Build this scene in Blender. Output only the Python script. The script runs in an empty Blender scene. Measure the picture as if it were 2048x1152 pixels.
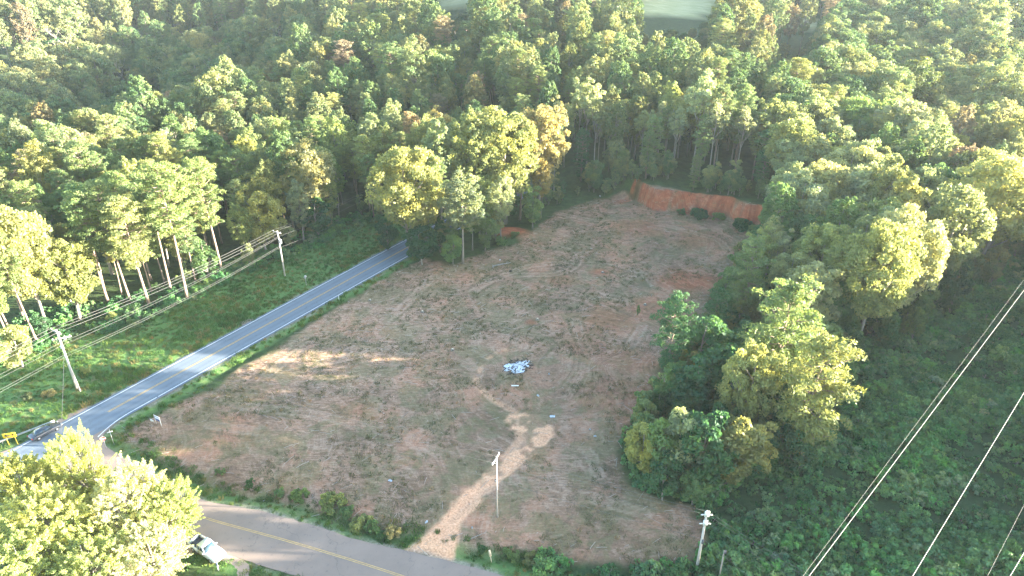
import bpy, math, random
import numpy as np
from mathutils import Vector, Matrix
R = math.radians
sc = bpy.context.scene
COL = sc.collection

# ------------------------------------------------------------ camera
CAM_H = 78.0
PITCH = R(28.5)
FPX = 1422.0                       # focal length in pixels of the 2048 wide photograph
cam_d = bpy.data.cameras.new('camera')
cam = bpy.data.objects.new('camera', cam_d)
COL.objects.link(cam)
cam.location = (0, 0, CAM_H)
cam.rotation_euler = (math.pi/2 - PITCH, 0, 0)
cam_d.sensor_width = 36.0
cam_d.lens = 36.0*FPX/2048
cam_d.clip_start = 0.5
cam_d.clip_end = 6000
sc.camera = cam

# ------------------------------------------------------------ light
SUN_EL = 9.2
SUN_AZ = 93.0                      # degrees clockwise from +Y
w = bpy.data.worlds.new('World')
sc.world = w
w.use_nodes = True
nt = w.node_tree
bgn = nt.nodes['Background']
sky = nt.nodes.new('ShaderNodeTexSky')
sky.sky_type = 'NISHITA'
sky.sun_disc = False
sky.sun_elevation = R(SUN_EL)
sky.sun_rotation = R(SUN_AZ)
sky.air_density = 1.0
sky.dust_density = 0.8
sky.ozone_density = 1.2
nt.links.new(sky.outputs[0], bgn.inputs[0])
bgn.inputs[1].default_value = 0.1
sd = bpy.data.lights.new('sun', 'SUN')
sd.energy = 5.0
sd.angle = R(0.5)
sd.color = (1.0, 0.90, 0.74)
sun = bpy.data.objects.new('sun', sd)
COL.objects.link(sun)
_s = Vector((math.sin(R(SUN_AZ))*math.cos(R(SUN_EL)), math.cos(R(SUN_AZ))*math.cos(R(SUN_EL)), math.sin(R(SUN_EL))))
sun.rotation_euler = (-_s).to_track_quat('-Z', 'Y').to_euler()
sun.location = (200, 40, 150)
sc.view_settings.view_transform = 'Standard'
sc.view_settings.look = 'None'
sc.view_settings.gamma = 1.0
sc.view_settings.exposure = 3.6
sc.cycles.use_denoising = True
sc.cycles.denoising_prefilter = 'NONE'
sc.cycles.max_bounces = 6
sc.cycles.diffuse_bounces = 3
sc.cycles.glossy_bounces = 2
sc.cycles.transmission_bounces = 4
sc.cycles.volume_bounces = 1
sc.cycles.transparent_max_bounces = 4

# ------------------------------------------------------------ geometry helpers
COS_P, SIN_P = math.cos(PITCH), math.sin(PITCH)
def at(px, py, z=0.0):
    """world point at height z seen at pixel (px,py) of the 2048x1152 photograph"""
    u = (px-1024)/FPX; v = -(py-576)/FPX
    d = (u, COS_P+v*SIN_P, -SIN_P+v*COS_P)
    t = (z-CAM_H)/d[2]
    return np.array([d[0]*t, d[1]*t])
def proj(x, y, z):
    dz = z-CAM_H
    depth = y*COS_P - dz*SIN_P
    up = y*SIN_P + dz*COS_P
    return 1024+FPX*x/depth, 576-FPX*up/depth, depth

def vnoise(x, y, seed=0):
    xi = np.floor(x).astype(np.int64); yi = np.floor(y).astype(np.int64)
    xf = x-xi; yf = y-yi
    def h(a, b):
        n = (a*374761393 + b*668265263 + seed*1442695041) & 0x7fffffff
        n = ((n ^ (n >> 13))*1274126177) & 0x7fffffff
        return ((n ^ (n >> 16)) & 0xffff)/65535.0
    u = xf*xf*(3-2*xf); v = yf*yf*(3-2*yf)
    return (h(xi, yi)*(1-u)+h(xi+1, yi)*u)*(1-v) + (h(xi, yi+1)*(1-u)+h(xi+1, yi+1)*u)*v
def fbm(x, y, seed=0, o=4):
    s = 0; a = 0.5
    for k in range(o):
        s = s + a*vnoise(x*2**k+17.3*k, y*2**k-9.1*k, seed+k); a *= 0.5
    return s/(1-0.5**o)
def sstep(e0, e1, x):
    t = np.clip((x-e0)/(e1-e0), 0, 1)
    return t*t*(3-2*t)
def sdist(x, y, poly):
    """signed distance to polygon, positive inside"""
    x = np.asarray(x, float); y = np.asarray(y, float)
    d = np.full(x.shape, 1e9); ins = np.zeros(x.shape, bool)
    n = len(poly)
    for i in range(n):
        a = poly[i]; b = poly[(i+1) % n]
        ex, ey = b[0]-a[0], b[1]-a[1]
        wx, wy = x-a[0], y-a[1]
        t = np.clip((wx*ex+wy*ey)/(ex*ex+ey*ey+1e-9), 0, 1)
        d = np.minimum(d, np.hypot(wx-t*ex, wy-t*ey))
        c = ((a[1] <= y) != (b[1] <= y)) & (x < a[0]+(y-a[1])*ex/(ey if abs(ey) > 1e-9 else 1e-9))
        ins ^= c
    return np.where(ins, d, -d)
def ldist(x, y, line):
    x = np.asarray(x, float); y = np.asarray(y, float)
    d = np.full(x.shape, 1e9)
    for a, b in zip(line[:-1], line[1:]):
        ex, ey = b[0]-a[0], b[1]-a[1]
        wx, wy = x-a[0], y-a[1]
        t = np.clip((wx*ex+wy*ey)/(ex*ex+ey*ey+1e-9), 0, 1)
        d = np.minimum(d, np.hypot(wx-t*ex, wy-t*ey))
    return d
def resample(line, step):
    line = np.array(line); seg = np.hypot(*(np.diff(line, axis=0).T)); s = np.concatenate([[0], np.cumsum(seg)])
    t = np.arange(0, s[-1], step)
    o = np.stack([np.interp(t, s, line[:, 0]), np.interp(t, s, line[:, 1])], 1)
    for _ in range(3): o[1:-1] = (o[:-2]+o[1:-1]*2+o[2:])/4
    return o
def P(*pts): return [tuple(at(*p)) for p in pts]

# ------------------------------------------------------------ layout of the place
la, lb = at(252, 780), at(500, 647)
ra, rb = at(342, 780), at(500, 689)
rd = lb-la; rd = rd/np.linalg.norm(rd)
rn = np.array([rd[1], -rd[0]])
wid = float(np.dot(rb-lb, rn)); wid = (wid+float(np.dot(ra-la, rn)))/2
rc = la+rn*wid/2
def road_pt(s): return rc+rd*s
s_end = float(np.dot(at(793, 492)-rc, rd))
road_line = [tuple(road_pt(-70)), tuple(road_pt(-20)), tuple(road_pt(20)), tuple(road_pt(s_end*0.6)), tuple(road_pt(s_end))]
_p = np.array(road_line[-1]); _d = rd.copy()
for k in range(4):                     # the road bends gently to the right behind the trees
    a = R(-1.6); _d = np.array([_d[0]*math.cos(a)-_d[1]*math.sin(a), _d[0]*math.sin(a)+_d[1]*math.cos(a)])
    _p = _p+_d*14
    road_line.append(tuple(_p))
FRONT_TOP = P((360, 775), (300, 808), (262, 824), (228, 847), (204, 870), (203, 888), (260, 925), (340, 972), (410, 1003), (520, 1021), (640, 1054), (720, 1083), (810, 1101), (900, 1123), (1000, 1150), (1120, 1188), (1300, 1250))
FRONT_BOT = P((-80, 935), (10, 925), (60, 942), (120, 985), (220, 1035), (330, 1072), (440, 1104), (520, 1131), (620, 1160), (760, 1200), (1100, 1320))
FRONT = FRONT_TOP + FRONT_BOT[::-1]
YEL = P((240, 955), (320, 998), (405, 1036), (500, 1061), (590, 1086), (700, 1119), (800, 1151), (960, 1206), (1150, 1275))
CLEAR = P((215, 862), (300, 832), (420, 775), (560, 690), (700, 598), (790, 540), (850, 520), (905, 530), (950, 512), (975, 500),
          (1030, 488), (1075, 455), (1110, 425), (1190, 398), (1250, 395), (1300, 405), (1420, 425), (1500, 440), (1545, 465),
          (1520, 500), (1450, 560), (1400, 640), (1340, 700), (1300, 790), (1250, 870), (1240, 940), (1290, 985), (1400, 1015),
          (1420, 1060), (1400, 1125), (1250, 1130), (1120, 1118), (1040, 1105), (960, 1105), (900, 1118), (820, 1098), (780, 1075), (640, 1040), (500, 1005),
          (380, 965), (290, 925), (240, 895))
ARCS = [P((985, 560), (1040, 548), (1110, 552), (1160, 530), (1150, 500), (1080, 490)), P((900, 620), (960, 570), (1060, 530), (1200, 520), (1290, 545), (1330, 600)), P((1100, 600), (1180, 585), (1260, 600), (1290, 650), (1240, 720)),
        P((700, 700), (800, 660), (900, 650), (1000, 665), (1060, 700)), P((620, 730), (760, 700), (880, 705), (960, 740)), P((1080, 420), (1180, 440), (1330, 450), (1440, 480), (1480, 540)), P((1150, 640), (1170, 700), (1230, 760), (1250, 820)),
        P((420, 850), (560, 870), (700, 900), (850, 960)), P((480, 810), (640, 830), (800, 870), (930, 930)), P((1040, 1000), (1150, 1040), (1280, 1050)), P((1030, 960), (1160, 990), (1300, 1030)), P((1130, 860), (1180, 900), (1200, 960)), P((760, 560), (700, 640), (600, 700), (520, 760)), P((860, 560), (800, 620), (720, 680))]
TRACK = P((818, 1101), (900, 1122), (918, 1050), (965, 990), (1020, 945), (1075, 905), (1112, 868), (1075, 828), (1020, 826), (1000, 842), (1040, 862), (1030, 895), (985, 930), (940, 968), (895, 1020))
RUT = P((1010, 700), (965, 725), (950, 765), (985, 800), (1030, 822), (1040, 880), (970, 960), (900, 1040))
RUT2 = P((1100, 870), (1050, 915), (985, 965), (935, 1010))
GRASS_L = P((-300, 1010), (-60, 905), (180, 812), (430, 695), (640, 572), (790, 478), (860, 452), (800, 428), (700, 445), (600, 500), (450, 555), (375, 600), (230, 655), (60, 700), (-300, 800))
BRUSH = P((1400, 1125), (1425, 1060), (1400, 1012), (1280, 975), (1240, 900), (1300, 790), (1390, 690), (1500, 620), (1620, 690), (1700, 700), (1830, 620), (2048, 500), (2600, 380), (3400, 700), (3400, 1400), (1400, 1400), (1050, 1160), (1100, 1120), (1250, 1135))
BX = [at(1100, 425), at(1272, 402), at(1310, 420), at(1400, 428), at(1470, 440), at(1545, 462), at(1600, 480)]
bxx = np.array([p[0] for p in BX]); bxy = np.array([p[1] for p in BX])
HOL = at(270, 150)
MOUND = at(1015, 468)
DITCH = P((230, 905), (330, 940), (450, 975), (560, 1000), (640, 1020), (720, 1050), (800, 1080))
DITCH2 = P((940, 1108), (1100, 1128), (1300, 1145), (1450, 1150))
DITCH3 = P((250, 852), (360, 792), (520, 700), (640, 625))

def road_mask_d(x, y):
    d1 = 3.9-ldist(x, y, road_line)
    d2 = sdist(x, y, FRONT)
    return np.maximum(d1, d2)
def height(x, y, detail=True):
    x = np.asarray(x, float); y = np.asarray(y, float)
    yb = np.interp(x, bxx, bxy)
    out = np.maximum(bxx[1]-x, 0)+np.maximum(x-bxx[5], 0)
    yb = yb + 0.25*out
    wdt = 2.3+out*2.2
    nz = (fbm(x*0.22, y*0.22, 5)-0.5)*5.0
    s = (y-yb+nz*sstep(0, 4, wdt))/wdt
    hgt = (5.4+1.5*(fbm(x*0.12, y*0.12, 6)-0.5))*sstep(0.0, 1.0, s)*sstep(120, 30, out)
    hgt = hgt + (fbm(x*0.7+1.5*fbm(x*0.2, y*0.2, 18), y*0.45, 8, 4)-0.5)*2.6*np.exp(-((s-0.5)/0.5)**2)*np.exp(-(out/6)**2)
    hgt = hgt - 40*np.exp(-(((x-HOL[0])/85)**2+((y-HOL[1])/110)**2))
    md = np.hypot((x-MOUND[0])/6.0, (y-MOUND[1])/3.5)
    hgt = hgt + 1.8*np.exp(-md**2*1.2)
    far = sstep(320, 800, np.hypot(x, y))
    hgt = hgt + far*(fbm(x*0.006, y*0.006, 9)-0.45)*18
    if detail:
        hgt = hgt - 0.7*np.exp(-(ldist(x, y, DITCH)/1.6)**2) - 0.6*np.exp(-(ldist(x, y, DITCH2)/1.5)**2) - 0.35*np.exp(-(ldist(x, y, DITCH3)/1.2)**2)
        hgt = hgt + (fbm(x*0.15, y*0.15, 3)-0.5)*0.5 + (fbm(x*0.9, y*0.9, 4, 3)-0.5)*0.22
        hgt = hgt - 0.18*np.exp(-(ldist(x, y, RUT)/0.5)**2) - 0.35*np.exp(-(ldist(x, y, RUT2)/0.6)**2)
        m = sstep(-2.5, 0.6, road_mask_d(x, y))
        hgt = hgt*(1-m) - 0.12*m
    return hgt
def hz(x, y):
    return float(height(np.array([x]), np.array([y]))[0])

# ------------------------------------------------------------ material helpers
def mat(name):
    m = bpy.data.materials.new(name); m.use_nodes = True
    n = m.node_tree; n.nodes.clear()
    o = n.nodes.new('ShaderNodeOutputMaterial')
    b = n.nodes.new('ShaderNodeBsdfPrincipled')
    n.links.new(b.outputs[0], o.inputs[0])
    return m, n, b, o
def N(n, t, **kw):
    x = n.nodes.new(t)
    for k, v in kw.items():
        if k in x.inputs.keys(): x.inputs[k].default_value = v
        else: setattr(x, k, v)
    return x
def noise(n, vec, scale, detail=4, rough=0.6, dist=0.0):
    t = N(n, 'ShaderNodeTexNoise'); t.inputs['Scale'].default_value = scale
    t.inputs['Detail'].default_value = detail; t.inputs['Roughness'].default_value = rough
    t.inputs['Distortion'].default_value = dist
    if vec is not None: n.links.new(vec, t.inputs['Vector'])
    return t.outputs['Fac']
def ramp(n, fac, stops):
    r = N(n, 'ShaderNodeValToRGB'); e = r.color_ramp.elements
    while len(e) < len(stops): e.new(0.5)
    for i, (p, c) in enumerate(stops):
        e[i].position = p; e[i].color = (c[0], c[1], c[2], 1) if not isinstance(c, (int, float)) else (c, c, c, 1)
    n.links.new(fac, r.inputs[0]); return r.outputs[0]
def mixc(n, fac, a, b, mode='MIX'):
    m = N(n, 'ShaderNodeMix', data_type='RGBA', blend_type=mode)
    for s, v in ((0, fac), (6, a), (7, b)):
        if isinstance(v, bpy.types.NodeSocket): n.links.new(v, m.inputs[s])
        elif isinstance(v, (int, float)): m.inputs[s].default_value = v if s == 0 else (v, v, v, 1)
        else: m.inputs[s].default_value = (v[0], v[1], v[2], 1)
    return m.outputs[2]
def mth(n, op, a, b=None, clamp=False):
    m = N(n, 'ShaderNodeMath', operation=op); m.use_clamp = clamp
    for i, v in enumerate((a, b)):
        if v is None: continue
        if isinstance(v, bpy.types.NodeSocket): n.links.new(v, m.inputs[i])
        else: m.inputs[i].default_value = v
    return m.outputs[0]
def attr(n, name): return N(n, 'ShaderNodeAttribute', attribute_name=name)
def bump(n, b, hgt, strength, dist):
    k = N(n, 'ShaderNodeBump'); k.inputs['Strength'].default_value = strength; k.inputs['Distance'].default_value = dist
    n.links.new(hgt, k.inputs['Height']); n.links.new(k.outputs[0], b.inputs['Normal'])
def plain(name, col, rough=0.6, metal=0.0, var=0.12, scale=6.0, spec=0.4):
    m, n, b, o = mat(name)
    tc = N(n, 'ShaderNodeTexCoord')
    f = noise(n, tc.outputs['Object'], scale, 3)
    c = ramp(n, f, [(0.3, [max(0, x*(1-var)) for x in col]), (0.7, [min(1, x*(1+var)) for x in col])])
    n.links.new(c, b.inputs['Base Color'])
    b.inputs['Roughness'].default_value = rough; b.inputs['Metallic'].default_value = metal
    b.inputs['Specular IOR Level'].default_value = spec
    return m

def leaf_material(name, transl=0.46, rough=0.55):
    m, n, b, o = mat(name)
    oi = N(n, 'ShaderNodeObjectInfo')
    ti = attr(n, 'tint').outputs['Fac']
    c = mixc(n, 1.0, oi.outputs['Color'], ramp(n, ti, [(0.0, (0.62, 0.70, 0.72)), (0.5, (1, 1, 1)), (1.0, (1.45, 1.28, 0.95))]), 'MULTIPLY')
    c = mixc(n, 1.0, c, ramp(n, oi.outputs['Random'], [(0.0, (0.84, 0.92, 0.9)), (0.5, (1, 1, 1)), (1.0, (1.15, 1.06, 0.95))]), 'MULTIPLY')
    n.links.new(c, b.inputs['Base Color'])
    b.inputs['Roughness'].default_value = rough
    b.inputs['Specular IOR Level'].default_value = 0.3
    t = N(n, 'ShaderNodeBsdfTranslucent')
    c2 = mixc(n, 1.0, c, (1.75, 1.6, 1.0), 'MULTIPLY')
    n.links.new(c2, t.inputs[0])
    ms = N(n, 'ShaderNodeMixShader'); ms.inputs[0].default_value = transl
    n.links.new(b.outputs[0], ms.inputs[1]); n.links.new(t.outputs[0], ms.inputs[2])
    n.links.new(ms.outputs[0], o.inputs[0])
    return m
M = {}
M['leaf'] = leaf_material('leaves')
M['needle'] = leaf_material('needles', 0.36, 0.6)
def bark_mat(name, dark, light):
    m, n, b, o = mat(name)
    tc = N(n, 'ShaderNodeTexCoord'); mp = N(n, 'ShaderNodeMapping')
    mp.inputs['Scale'].default_value = (5, 5, 0.8); n.links.new(tc.outputs['Object'], mp.inputs[0])
    f = noise(n, mp.outputs[0], 2.0, 5, 0.7)
    n.links.new(ramp(n, f, [(0.3, dark), (0.7, light)]), b.inputs['Base Color'])
    b.inputs['Roughness'].default_value = 0.9
    bump(n, b, f, 0.6, 0.05)
    return m
M['pinebark'] = bark_mat('pine_bark', (0.13, 0.09, 0.07), (0.36, 0.27, 0.21))
M['bark'] = bark_mat('grey_bark', (0.14, 0.12, 0.10), (0.36, 0.32, 0.27))
M['palebark'] = bark_mat('pale_bark', (0.20, 0.18, 0.16), (0.44, 0.40, 0.35))
M['wood'] = bark_mat('weathered_wood', (0.30, 0.27, 0.25), (0.58, 0.54, 0.50))

# ------------------------------------------------------------ mesh helpers
def new_mesh(name, verts, faces_flat, loop_total, mats, mat_idx=None, smooth=False, attrs=None):
    me = bpy.data.meshes.new(name)
    verts = np.asarray(verts, np.float32)
    me.vertices.add(len(verts)); me.vertices.foreach_set('co', verts.ravel())
    lt = np.asarray(loop_total, np.int32); ls = np.concatenate([[0], np.cumsum(lt)[:-1]]).astype(np.int32)
    me.loops.add(int(lt.sum())); me.loops.foreach_set('vertex_index', np.asarray(faces_flat, np.int32))
    me.polygons.add(len(lt)); me.polygons.foreach_set('loop_start', ls); me.polygons.foreach_set('loop_total', lt)
    for m in mats: me.materials.append(m)
    if mat_idx is not None: me.polygons.foreach_set('material_index', np.asarray(mat_idx, np.int32))
    if smooth: me.polygons.foreach_set('use_smooth', np.ones(len(lt), bool))
    for k, v in (attrs or {}).items():
        a = me.attributes.new(k, 'FLOAT', 'POINT'); a.data.foreach_set('value', np.asarray(v, np.float32))
    me.update(calc_edges=True)
    return me
class MB:
    """collects boxes, tubes and lathes into one mesh"""
    def __init__(s): s.v = []; s.f = []; s.m = []; s.mats = []
    def mi(s, m):
        if m not in s.mats: s.mats.append(m)
        return s.mats.index(m)
    def add(s, v, f, m):
        o = len(s.v); s.v += [tuple(p) for p in v]; k = s.mi(m)
        for q in f: s.f.append([i+o for i in q]); s.m.append(k)
    def box(s, c, d, m, rz=0.0, rx=0.0, ry=0.0, taper=1.0):
        mt = Matrix.Translation(c) @ Matrix.Rotation(rz, 4, 'Z') @ Matrix.Rotation(ry, 4, 'Y') @ Matrix.Rotation(rx, 4, 'X')
        v = []
        for z in (-1, 1):
            k = taper if z > 0 else 1
            for x, y in ((-1, -1), (1, -1), (1, 1), (-1, 1)):
                v.append(mt @ Vector((x*d[0]/2*k, y*d[1]/2*k, z*d[2]/2)))
        s.add(v, [(3, 2, 1, 0), (4, 5, 6, 7), (0, 1, 5, 4), (1, 2, 6, 5), (2, 3, 7, 6), (3, 0, 4, 7)], m)
    def tube(s, pts, rad, m, seg=7, cap=True):
        pts = [Vector(p) for p in pts]; n = len(pts)
        if isinstance(rad, (int, float)): rad = [rad]*n
        v = []; f = []
        for i, p in enumerate(pts):
            t = (pts[min(i+1, n-1)]-pts[max(i-1, 0)])
            t = t.normalized() if t.length > 1e-9 else Vector((0, 0, 1))
            a = Vector((0, 0, 1)) if abs(t.z) < 0.9 else Vector((1, 0, 0))
            u = t.cross(a).normalized(); w_ = t.cross(u)
            for k in range(seg):
                an = 2*math.pi*k/seg
                v.append(p+(u*math.cos(an)+w_*math.sin(an))*rad[i])
        for i in range(n-1):
            for k in range(seg):
                k2 = (k+1) % seg
                f.append((i*seg+k, i*seg+k2, (i+1)*seg+k2, (i+1)*seg+k))
        if cap:
            f.append(tuple(range(seg))[::-1]); f.append(tuple((n-1)*seg+k for k in range(seg)))
        s.add(v, f, m)
    def prism(s, outline, z0, z1, m):
        n = len(outline)
        v = [(x, y, z0) for x, y in outline]+[(x, y, z1) for x, y in outline]
        s.add(v, [tuple(range(n))[::-1], tuple(range(n, 2*n))]+[(i, (i+1) % n, (i+1) % n+n, i+n) for i in range(n)], m)
    def mesh(s, name, smooth=False):
        ff = [i for q in s.f for i in q]
        return new_mesh(name, s.v, ff, [len(q) for q in s.f], s.mats, s.m, smooth)
    def build(s, name, parent=None, smooth=False, loc=None):
        return ob(name, s.mesh(name, smooth), parent, loc)
def ob(name, me, parent=None, loc=None):
    o = bpy.data.objects.new(name, me); COL.objects.link(o)
    if parent is not None: o.parent = parent
    if loc is not None: o.location = loc
    return o
def tag(o, label=None, cat=None, group=None, kind=None):
    if label: o['label'] = label
    if cat: o['category'] = cat
    if group: o['group'] = group
    if kind: o['kind'] = kind
    return o
def thing(name, label, cat, loc=(0, 0, 0), rz=0.0, group=None):
    o = bpy.data.objects.new(name, None); COL.objects.link(o)
    o.location = loc; o.rotation_euler = (0, 0, rz); o.empty_display_size = 0.3
    return tag(o, label, cat, group)

# ------------------------------------------------------------ ground
def axis(lo, hi, step, far_lo, far_hi):
    a = list(np.arange(lo, hi, step)); s = step; x = a[-1]
    while x < far_hi: s *= 1.13; x += s; a.append(x)
    s = step; x = a[0]; b = []
    while x > far_lo: s *= 1.13; x -= s; b.append(x)
    return np.array(b[::-1]+a)
gx = axis(-120, 118, 0.45, -1000, 1000); gy = axis(40, 245, 0.45, -250, 1500)
GX, GY = np.meshgrid(gx, gy); X = GX.ravel(); Y = GY.ravel()
Z = height(X, Y)
nx, ny = len(gx), len(gy)
idx = np.arange(nx*ny).reshape(ny, nx)
quads = np.stack([idx[:-1, :-1], idx[:-1, 1:], idx[1:, 1:], idx[1:, :-1]], -1).reshape(-1, 4)
jit = (fbm(X*0.35, Y*0.35, 21)-0.5)*5
m_clear = sstep(-0.8, 1.2, sdist(X, Y, CLEAR)+jit*0.6)
sdG = sdist(X, Y, GRASS_L)
m_grass = sstep(-1, 1, sdG+jit*0.3)
dr = np.minimum(np.abs(ldist(X, Y, road_line)), 1e3)
m_grass = np.maximum(m_grass, sstep(7.2, 5.2, dr+jit*0.4))            # both shoulders
m_grass = np.maximum(m_grass, 0.8*sstep(-4.2, -2.0, sdist(X, Y, FRONT)+jit*0.7))
m_brush = sstep(-1, 1, sdist(X, Y, BRUSH)+jit*0.3)
m_track = sstep(-0.35, 0.45, sdist(X, Y, TRACK)+jit*0.5)*np.where(Y > 83, 0.15+0.85*sstep(0.44, 0.54, fbm(X*0.45, Y*0.45, 33)), 0.65+0.35*sstep(0.40, 0.52, fbm(X*0.6, Y*0.6, 33)))
m_track = np.maximum(m_track, sstep(0.95, 0.25, ldist(X, Y, RUT)+jit*0.12)*0.6*sstep(0.3, 0.5, fbm(X*0.5, Y*0.5, 34)))
apr = P((818, 1101), (905, 1122), (925, 1050), (965, 1000), (940, 985), (885, 1030), (850, 1075))
m_track = np.maximum(m_track, sstep(-0.3, 0.4, sdist(X, Y, apr)+jit*0.25))
_yb = np.interp(X, bxx, bxy); _bo = np.maximum(bxx[1]-X, 0)+np.maximum(X-bxx[5], 0)
_bs = (Y-_yb+(fbm(X*0.22, Y*0.22, 5)-0.5)*5.0)/2.3
gz = np.gradient(height(GX, GY, False), axis=0)/np.gradient(GY, axis=0)
m_red = sstep(-0.35, 0.1, _bs)*sstep(1.35, 0.95, _bs+jit*0.08)*sstep(8, 0, _bo+jit)*np.clip(0.35+1.3*sstep(0.32, 0.55, fbm(X*0.35, Y*0.6, 95)), 0, 1)
m_red = np.maximum(m_red, 0.9*sstep(1.25, 0.5, np.hypot((X-MOUND[0])/6, (Y-MOUND[1])/3.5)+jit*0.05))
for (px, py, rr, am) in ((1375, 560, 8.5, 0.75), (1200, 545, 3.0, 0.6), (1240, 780, 10, 0.3), (1300, 620, 10, 0.35), (1400, 480, 9, 0.3), (1280, 455, 9, 0.35), (1220, 640, 8, 0.4), (1250, 720, 8, 0.3), (1180, 690, 7, 0.3), (1120, 560, 5, .25), (700, 820, 5, .2), (1063, 645, 1.6, .6)):
    c = at(px, py)
    m_red = np.maximum(m_red, am*sstep(1.2, 0.3, np.hypot((X-c[0])/rr, (Y-c[1])/rr/0.8)+jit*0.12))
m_drag = np.clip(fbm(X*0.06+3, Y*0.06, 41)*1.8-0.5, 0, 1)                       # pale dry litter
pal = at(740, 660); m_drag = np.clip(m_drag*0.6+0.9*np.exp(-(((X-pal[0])/26)**2+((Y-pal[1])/20)**2)), 0, 1)
cdir = at(1120, 600)
wx_ = (fbm(X*0.045, Y*0.045, 51, 3)-0.5)*34; wy_ = (fbm(X*0.045+40, Y*0.045, 52, 3)-0.5)*34
rr_ = np.hypot(X+wx_-cdir[0], (Y+wy_-cdir[1]+25)*0.8); th = (X+wx_*0.5)/25
FIELD_PX = [[(1275, 52), (1270, 20), (1300, -10), (1450, -12), (1430, 25), (1395, 46)], [(1570, 72), (1560, 38), (1640, 32), (1630, 66)], [(880, 20), (870, -12), (960, -12), (945, 16)]]
field = [P(*f) for f in FIELD_PX]
m_arc = np.zeros_like(X)
for q_, a_ in enumerate(ARCS):
    a_ = resample(a_, 2.0)
    dd = ldist(X, Y, [tuple(p) for p in a_])
    pr_ = np.exp(-((dd-0.85)/0.30)**2) + 0.35*np.exp(-(dd/0.5)**2) - 0.5*np.exp(-((dd-1.5)/0.35)**2)
    m_arc = np.where(np.abs(pr_) > np.abs(m_arc), pr_, m_arc)
m_arc = m_arc*sstep(0.36, 0.55, fbm(X*0.13, Y*0.13, 91))
_rd = -road_mask_d(X, Y)
m_gravel = sstep(1.3, 0.1, _rd+jit*0.22)*(0.3+0.7*sstep(0.4, 0.6, fbm(X*0.4, Y*0.4, 92)))
m_field = np.zeros_like(X)
for f_ in field: m_field = np.maximum(m_field, sstep(-6, 6, sdist(X, Y, f_)))
gm = new_mesh('ground', np.stack([X, Y, Z], 1), quads.ravel(), np.full(len(quads), 4), [], smooth=True,
              attrs=dict(m_clear=m_clear, m_grass=m_grass, m_brush=m_brush, m_track=m_track, m_red=m_red, m_drag=m_drag, m_field=m_field, m_arc=m_arc*0.5+0.5, m_gravel=m_gravel, pr=rr_, pt=th*25))
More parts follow.
